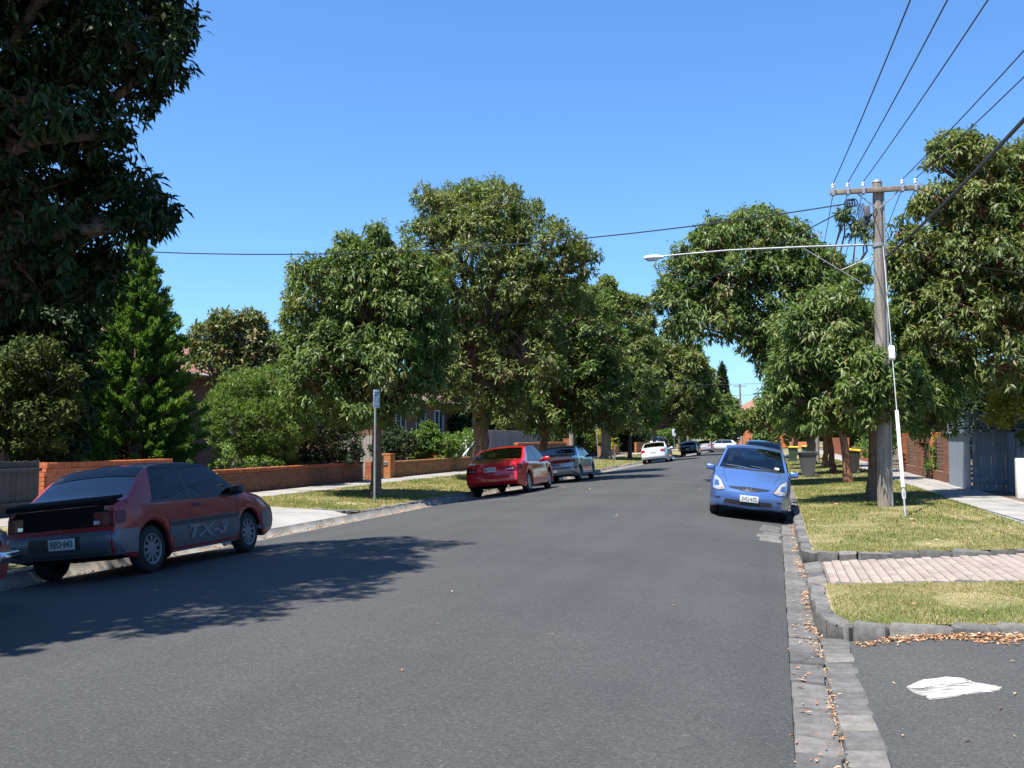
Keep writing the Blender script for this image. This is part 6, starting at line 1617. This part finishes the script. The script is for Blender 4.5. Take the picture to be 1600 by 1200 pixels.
wire('far_wire', 'upper wire crossing at the far end of the street', (-30, 160, 9.0), (20, 160, 9.4), .8, .02)
# guy wire with white guard
GX, GY = 2.44, 20.95; GZ = zg(GX)
guy = empty('guy_wire', (GX, GY, GZ)); tag(guy, 'pole stay wire in a long white plastic guard on the grass', 'stay wire')
top_ = Vector((PX - GX + .06, PY - GY - .1, 6.0 - GZ)); dv = top_.normalized()
MB().tube([(0, 0, 0), dv * top_.length], .011, 6).build('wire', M['galv'], guy)
MB().tube([(0, 0, -.05), dv * .40], .02, 8).build('anchor_rod', M['galv'], guy)
MB().tube([dv * .62, dv * 2.35], .038, 12).build('guard', M['white_paint'], guy, 60)
MB().tube([dv * .38 + Vector((.02, 0, 0)), dv * .5 + Vector((.03, 0, 0)), dv * .62], .016, 6).tube([dv * .38 + Vector((-.02, 0, 0)), dv * .5 + Vector((-.03, 0, 0)), dv * .62], .016, 6).build('shackle', M['galv'], guy, 60)
rot = dv.to_track_quat('Z', 'Y').to_matrix()
MB().bbox(tuple(dv * 3.75), (.13, .13, .34), .04, rot).build('stay_insulator', M['white_paint'], guy, 40)
# other poles
def tpole(label, x, y, h, r, lean=(0, 0), arm=True):
    z = zg(x) if y < Y_END else 0
    root = empty('power_pole', (x, y, z)); tag(root, label, 'power pole')
    MB().tube([(0, 0, -.1), (lean[0] * .5, lean[1] * .5, h * .5), (lean[0], lean[1], h)], [r, r * .85, r * .65], 12).build('shaft', M['timber'], root, 60)
    if arm: MB().bbox((lean[0], -.1, h - .3), (2.0, .1, .12), .01).build('crossarm', M['timber_dark'], root)
    return root
tpole('grey timber pole between the silver sedan and the second sign', -11.0, 54.3, 7.6, .15, arm=False)
tp = tpole('pale leaning pole standing at the far end of the street', -5.2, 161, 10.2, .2, (-.25, 0))
MB().tube([(-.25, -.1, 7.8), (-1.6, -.1, 8.0)], .05, 6).build('lamp_arm', M['galv'], tp)
MB().bbox((-1.9, -.1, 8.0), (.7, .25, .15), .05).build('lamp_head', M['white_paint'], tp)
tpole('next wooden power pole beyond the right street trees', 2.5, 66, 7.6, .16)
# parking signs
ink = mat_plain('sign_ink', (0.05, 0.09, 0.14), .5); signw = mat_plain('sign_face', (0.62, 0.66, 0.70), .45, var=.04)
def psign(label, x, y, h, rz, lean=(0, 0), full=True, w=.225, hh=.45):
    root = empty('parking_sign', (x, y, zg(x))); tag(root, label, 'sign')
    MB().tube([(0, 0, -.05), (lean[0], lean[1], h)], .03, 10).build('post', M['galv'], root, 60)
    m_ = MB(); m_.bbox((0, -.035, 0), (w, .006, hh), .0028); pl = m_.build('sign_plate', signw, root, 40)
    pl.location = (lean[0], lean[1], h - hh / 2 + .03); pl.rotation_euler = (0, 0, rz)
    rx = Matrix.Translation((0, -.0395, 0)) @ Matrix.Rotation(math.pi / 2, 4, 'X')
    if full:
        text_mesh('2P', .165, ink, pl, Matrix.Translation((0, 0, .115)) @ rx, 'sign_text', .0008, offset=.004)
        t = MB()
        for (sx, sz, sw) in ((-.055, .0, .035), (.05, .0, .05), (-.055, -.07, .03), (.05, -.07, .05)): t.box((sx, -.0395, sz), (sw, .0015, .03))
        t.build('sign_symbols', ink, pl)
        a = MB(); a.box((0, -.0395, -.18), (.13, .0015, .014)); a.add([(.065, -.0402, -.205), (.095, -.0402, -.18), (.065, -.0402, -.155)], [(0, 1, 2)]); a.build('sign_arrow', ink, pl)
    else:
        a = MB(); a.box((0, -.0395, .1), (.14, .0015, .1)); a.box((0, -.0395, -.14), (.14, .0015, .02)); a.build('sign_symbols', ink, pl)
    return root
psign('white 2P parking sign on a grey post on the left verge', -9.72, 23.2, 2.8, R(70), (0, 0))
psign('second leaning parking sign beyond the silver sedan', -11.34, 64.9, 2.95, R(55), (-.18, 0), False)
psign('small far parking sign between the black wagon and pale sedan', -11.0, 112, 2.6, R(15), (0, 0), False, .4, .8)
bp = MB(); bp.bbox((0, 0, .42), (.17, .17, .95), .02); o = bp.build('timber_bollard', M['timber'], None, 40); o.location = (-11.25, 71, zg(-11.25)); tag(o, 'short grey timber bollard on the grass beside the second sign', 'bollard')
# ============================================================ WHEELIE BINS
def bin_(label, x, y, rz, body, lid, open_=0.0, z=None, stuffed=False):
    root = empty('wheelie_bin', (x, y, zg(x) if z is None else z), rz); tag(root, label, 'bin', 'wheelie bins put out along the street')
    V = []; ring = [(-.23, -.24, .06), (-.29, -.34, .93)]
    def rect(hx, y0, y1, z): return [(-hx, y0, z), (hx, y0, z), (hx, y1, z), (-hx, y1, z)]
    lev = [(.20, -.20, .22, .05), (.215, -.22, .235, .25), (.25, -.28, .27, .72), (.27, -.31, .285, .92), (.295, -.335, .30, .93), (.295, -.335, .30, .99)]
    for (hx, a, b, zz) in lev: V += rect(hx, a, b, zz)
    F = [(3, 2, 1, 0)]
    for i in range(len(lev) - 1):
        for k in range(4): F.append((i * 4 + k, i * 4 + (k + 1) % 4, i * 4 + 4 + (k + 1) % 4, i * 4 + 4 + k))
    F.append(tuple(range(len(lev) * 4 - 4, len(lev) * 4)))
    b = mesh_obj('body', V, F, M[body], root)
    m_ = MB(); P = [(-.36, 0), (-.35, .045), (-.1, .075), (.25, .07), (.36, .04), (.36, 0)]
    m_.prism(P, 'x', -.31, .31); l = m_.build('lid', M[lid], root); l.location = (0, 0, .993)
    if open_: l.location = (0, 0, .993); l.rotation_euler = (R(open_), 0, 0)
    MB().tube([(-.24, .37, .95), (.24, .37, .95)], .016, 8).tube([(-.24, .37, .95), (-.24, .28, .9)], .016, 6).tube([(.24, .37, .95), (.24, .28, .9)], .016, 6).build('handle', M[body], root, 60)
    for s in (-1, 1):
        w_ = MB(); w_.lathe([(.02, -.025), (.095, -.03), (.1, -.02), (.1, .02), (.095, .03), (.02, .025)], 18, 'x', (s * .24, .26, .1)); wo = w_.build('wheel', M['rubber'], root, 50)
        h_ = MB(); h_.lathe([(.001, .034 * s), (.06, .033 * s), (.065, .02 * s)], 14, 'x', (s * .24, .26, .1)); h_.build('hub', M['grey_plastic'], wo, 50)
    return root
bin_('charcoal wheelie bin on the right verge behind the blue hatchback', 1.25, 42.8, R(-75), 'grey_plastic', 'grey_plastic')
bin_('black wheelie bin with yellow lid between the right tree trunks', 3.15, 44.9, R(-100), 'black_plastic', 'yellow_plastic', -6)
bin_('green wheelie bin with yellow lid far along the right verge, left one', 1.1, 70.5, R(10), 'green_plastic', 'yellow_plastic')
bin_('green wheelie bin with yellow lid far along the right verge, right one', 2.0, 71.5, R(10), 'green_plastic', 'yellow_plastic')
bin_('wheelie bin with yellow lid seen through the windows of the red hatchback', -9.4, 14.55, R(90), 'green_plastic', 'yellow_plastic')
bin_('grey wheelie bin with pale lid behind the red brick wall', -15.5, 34.6, R(90), 'grey_plastic', 'galv', z=.13)
bin_('grey wheelie bin with lime green lid right behind the white sedan', -9.6, 76.6, R(80), 'grey_plastic', 'lime_plastic', -14)
print('leaf/blade triangles', NTRI[0], 'objects', len(bpy.data.objects))
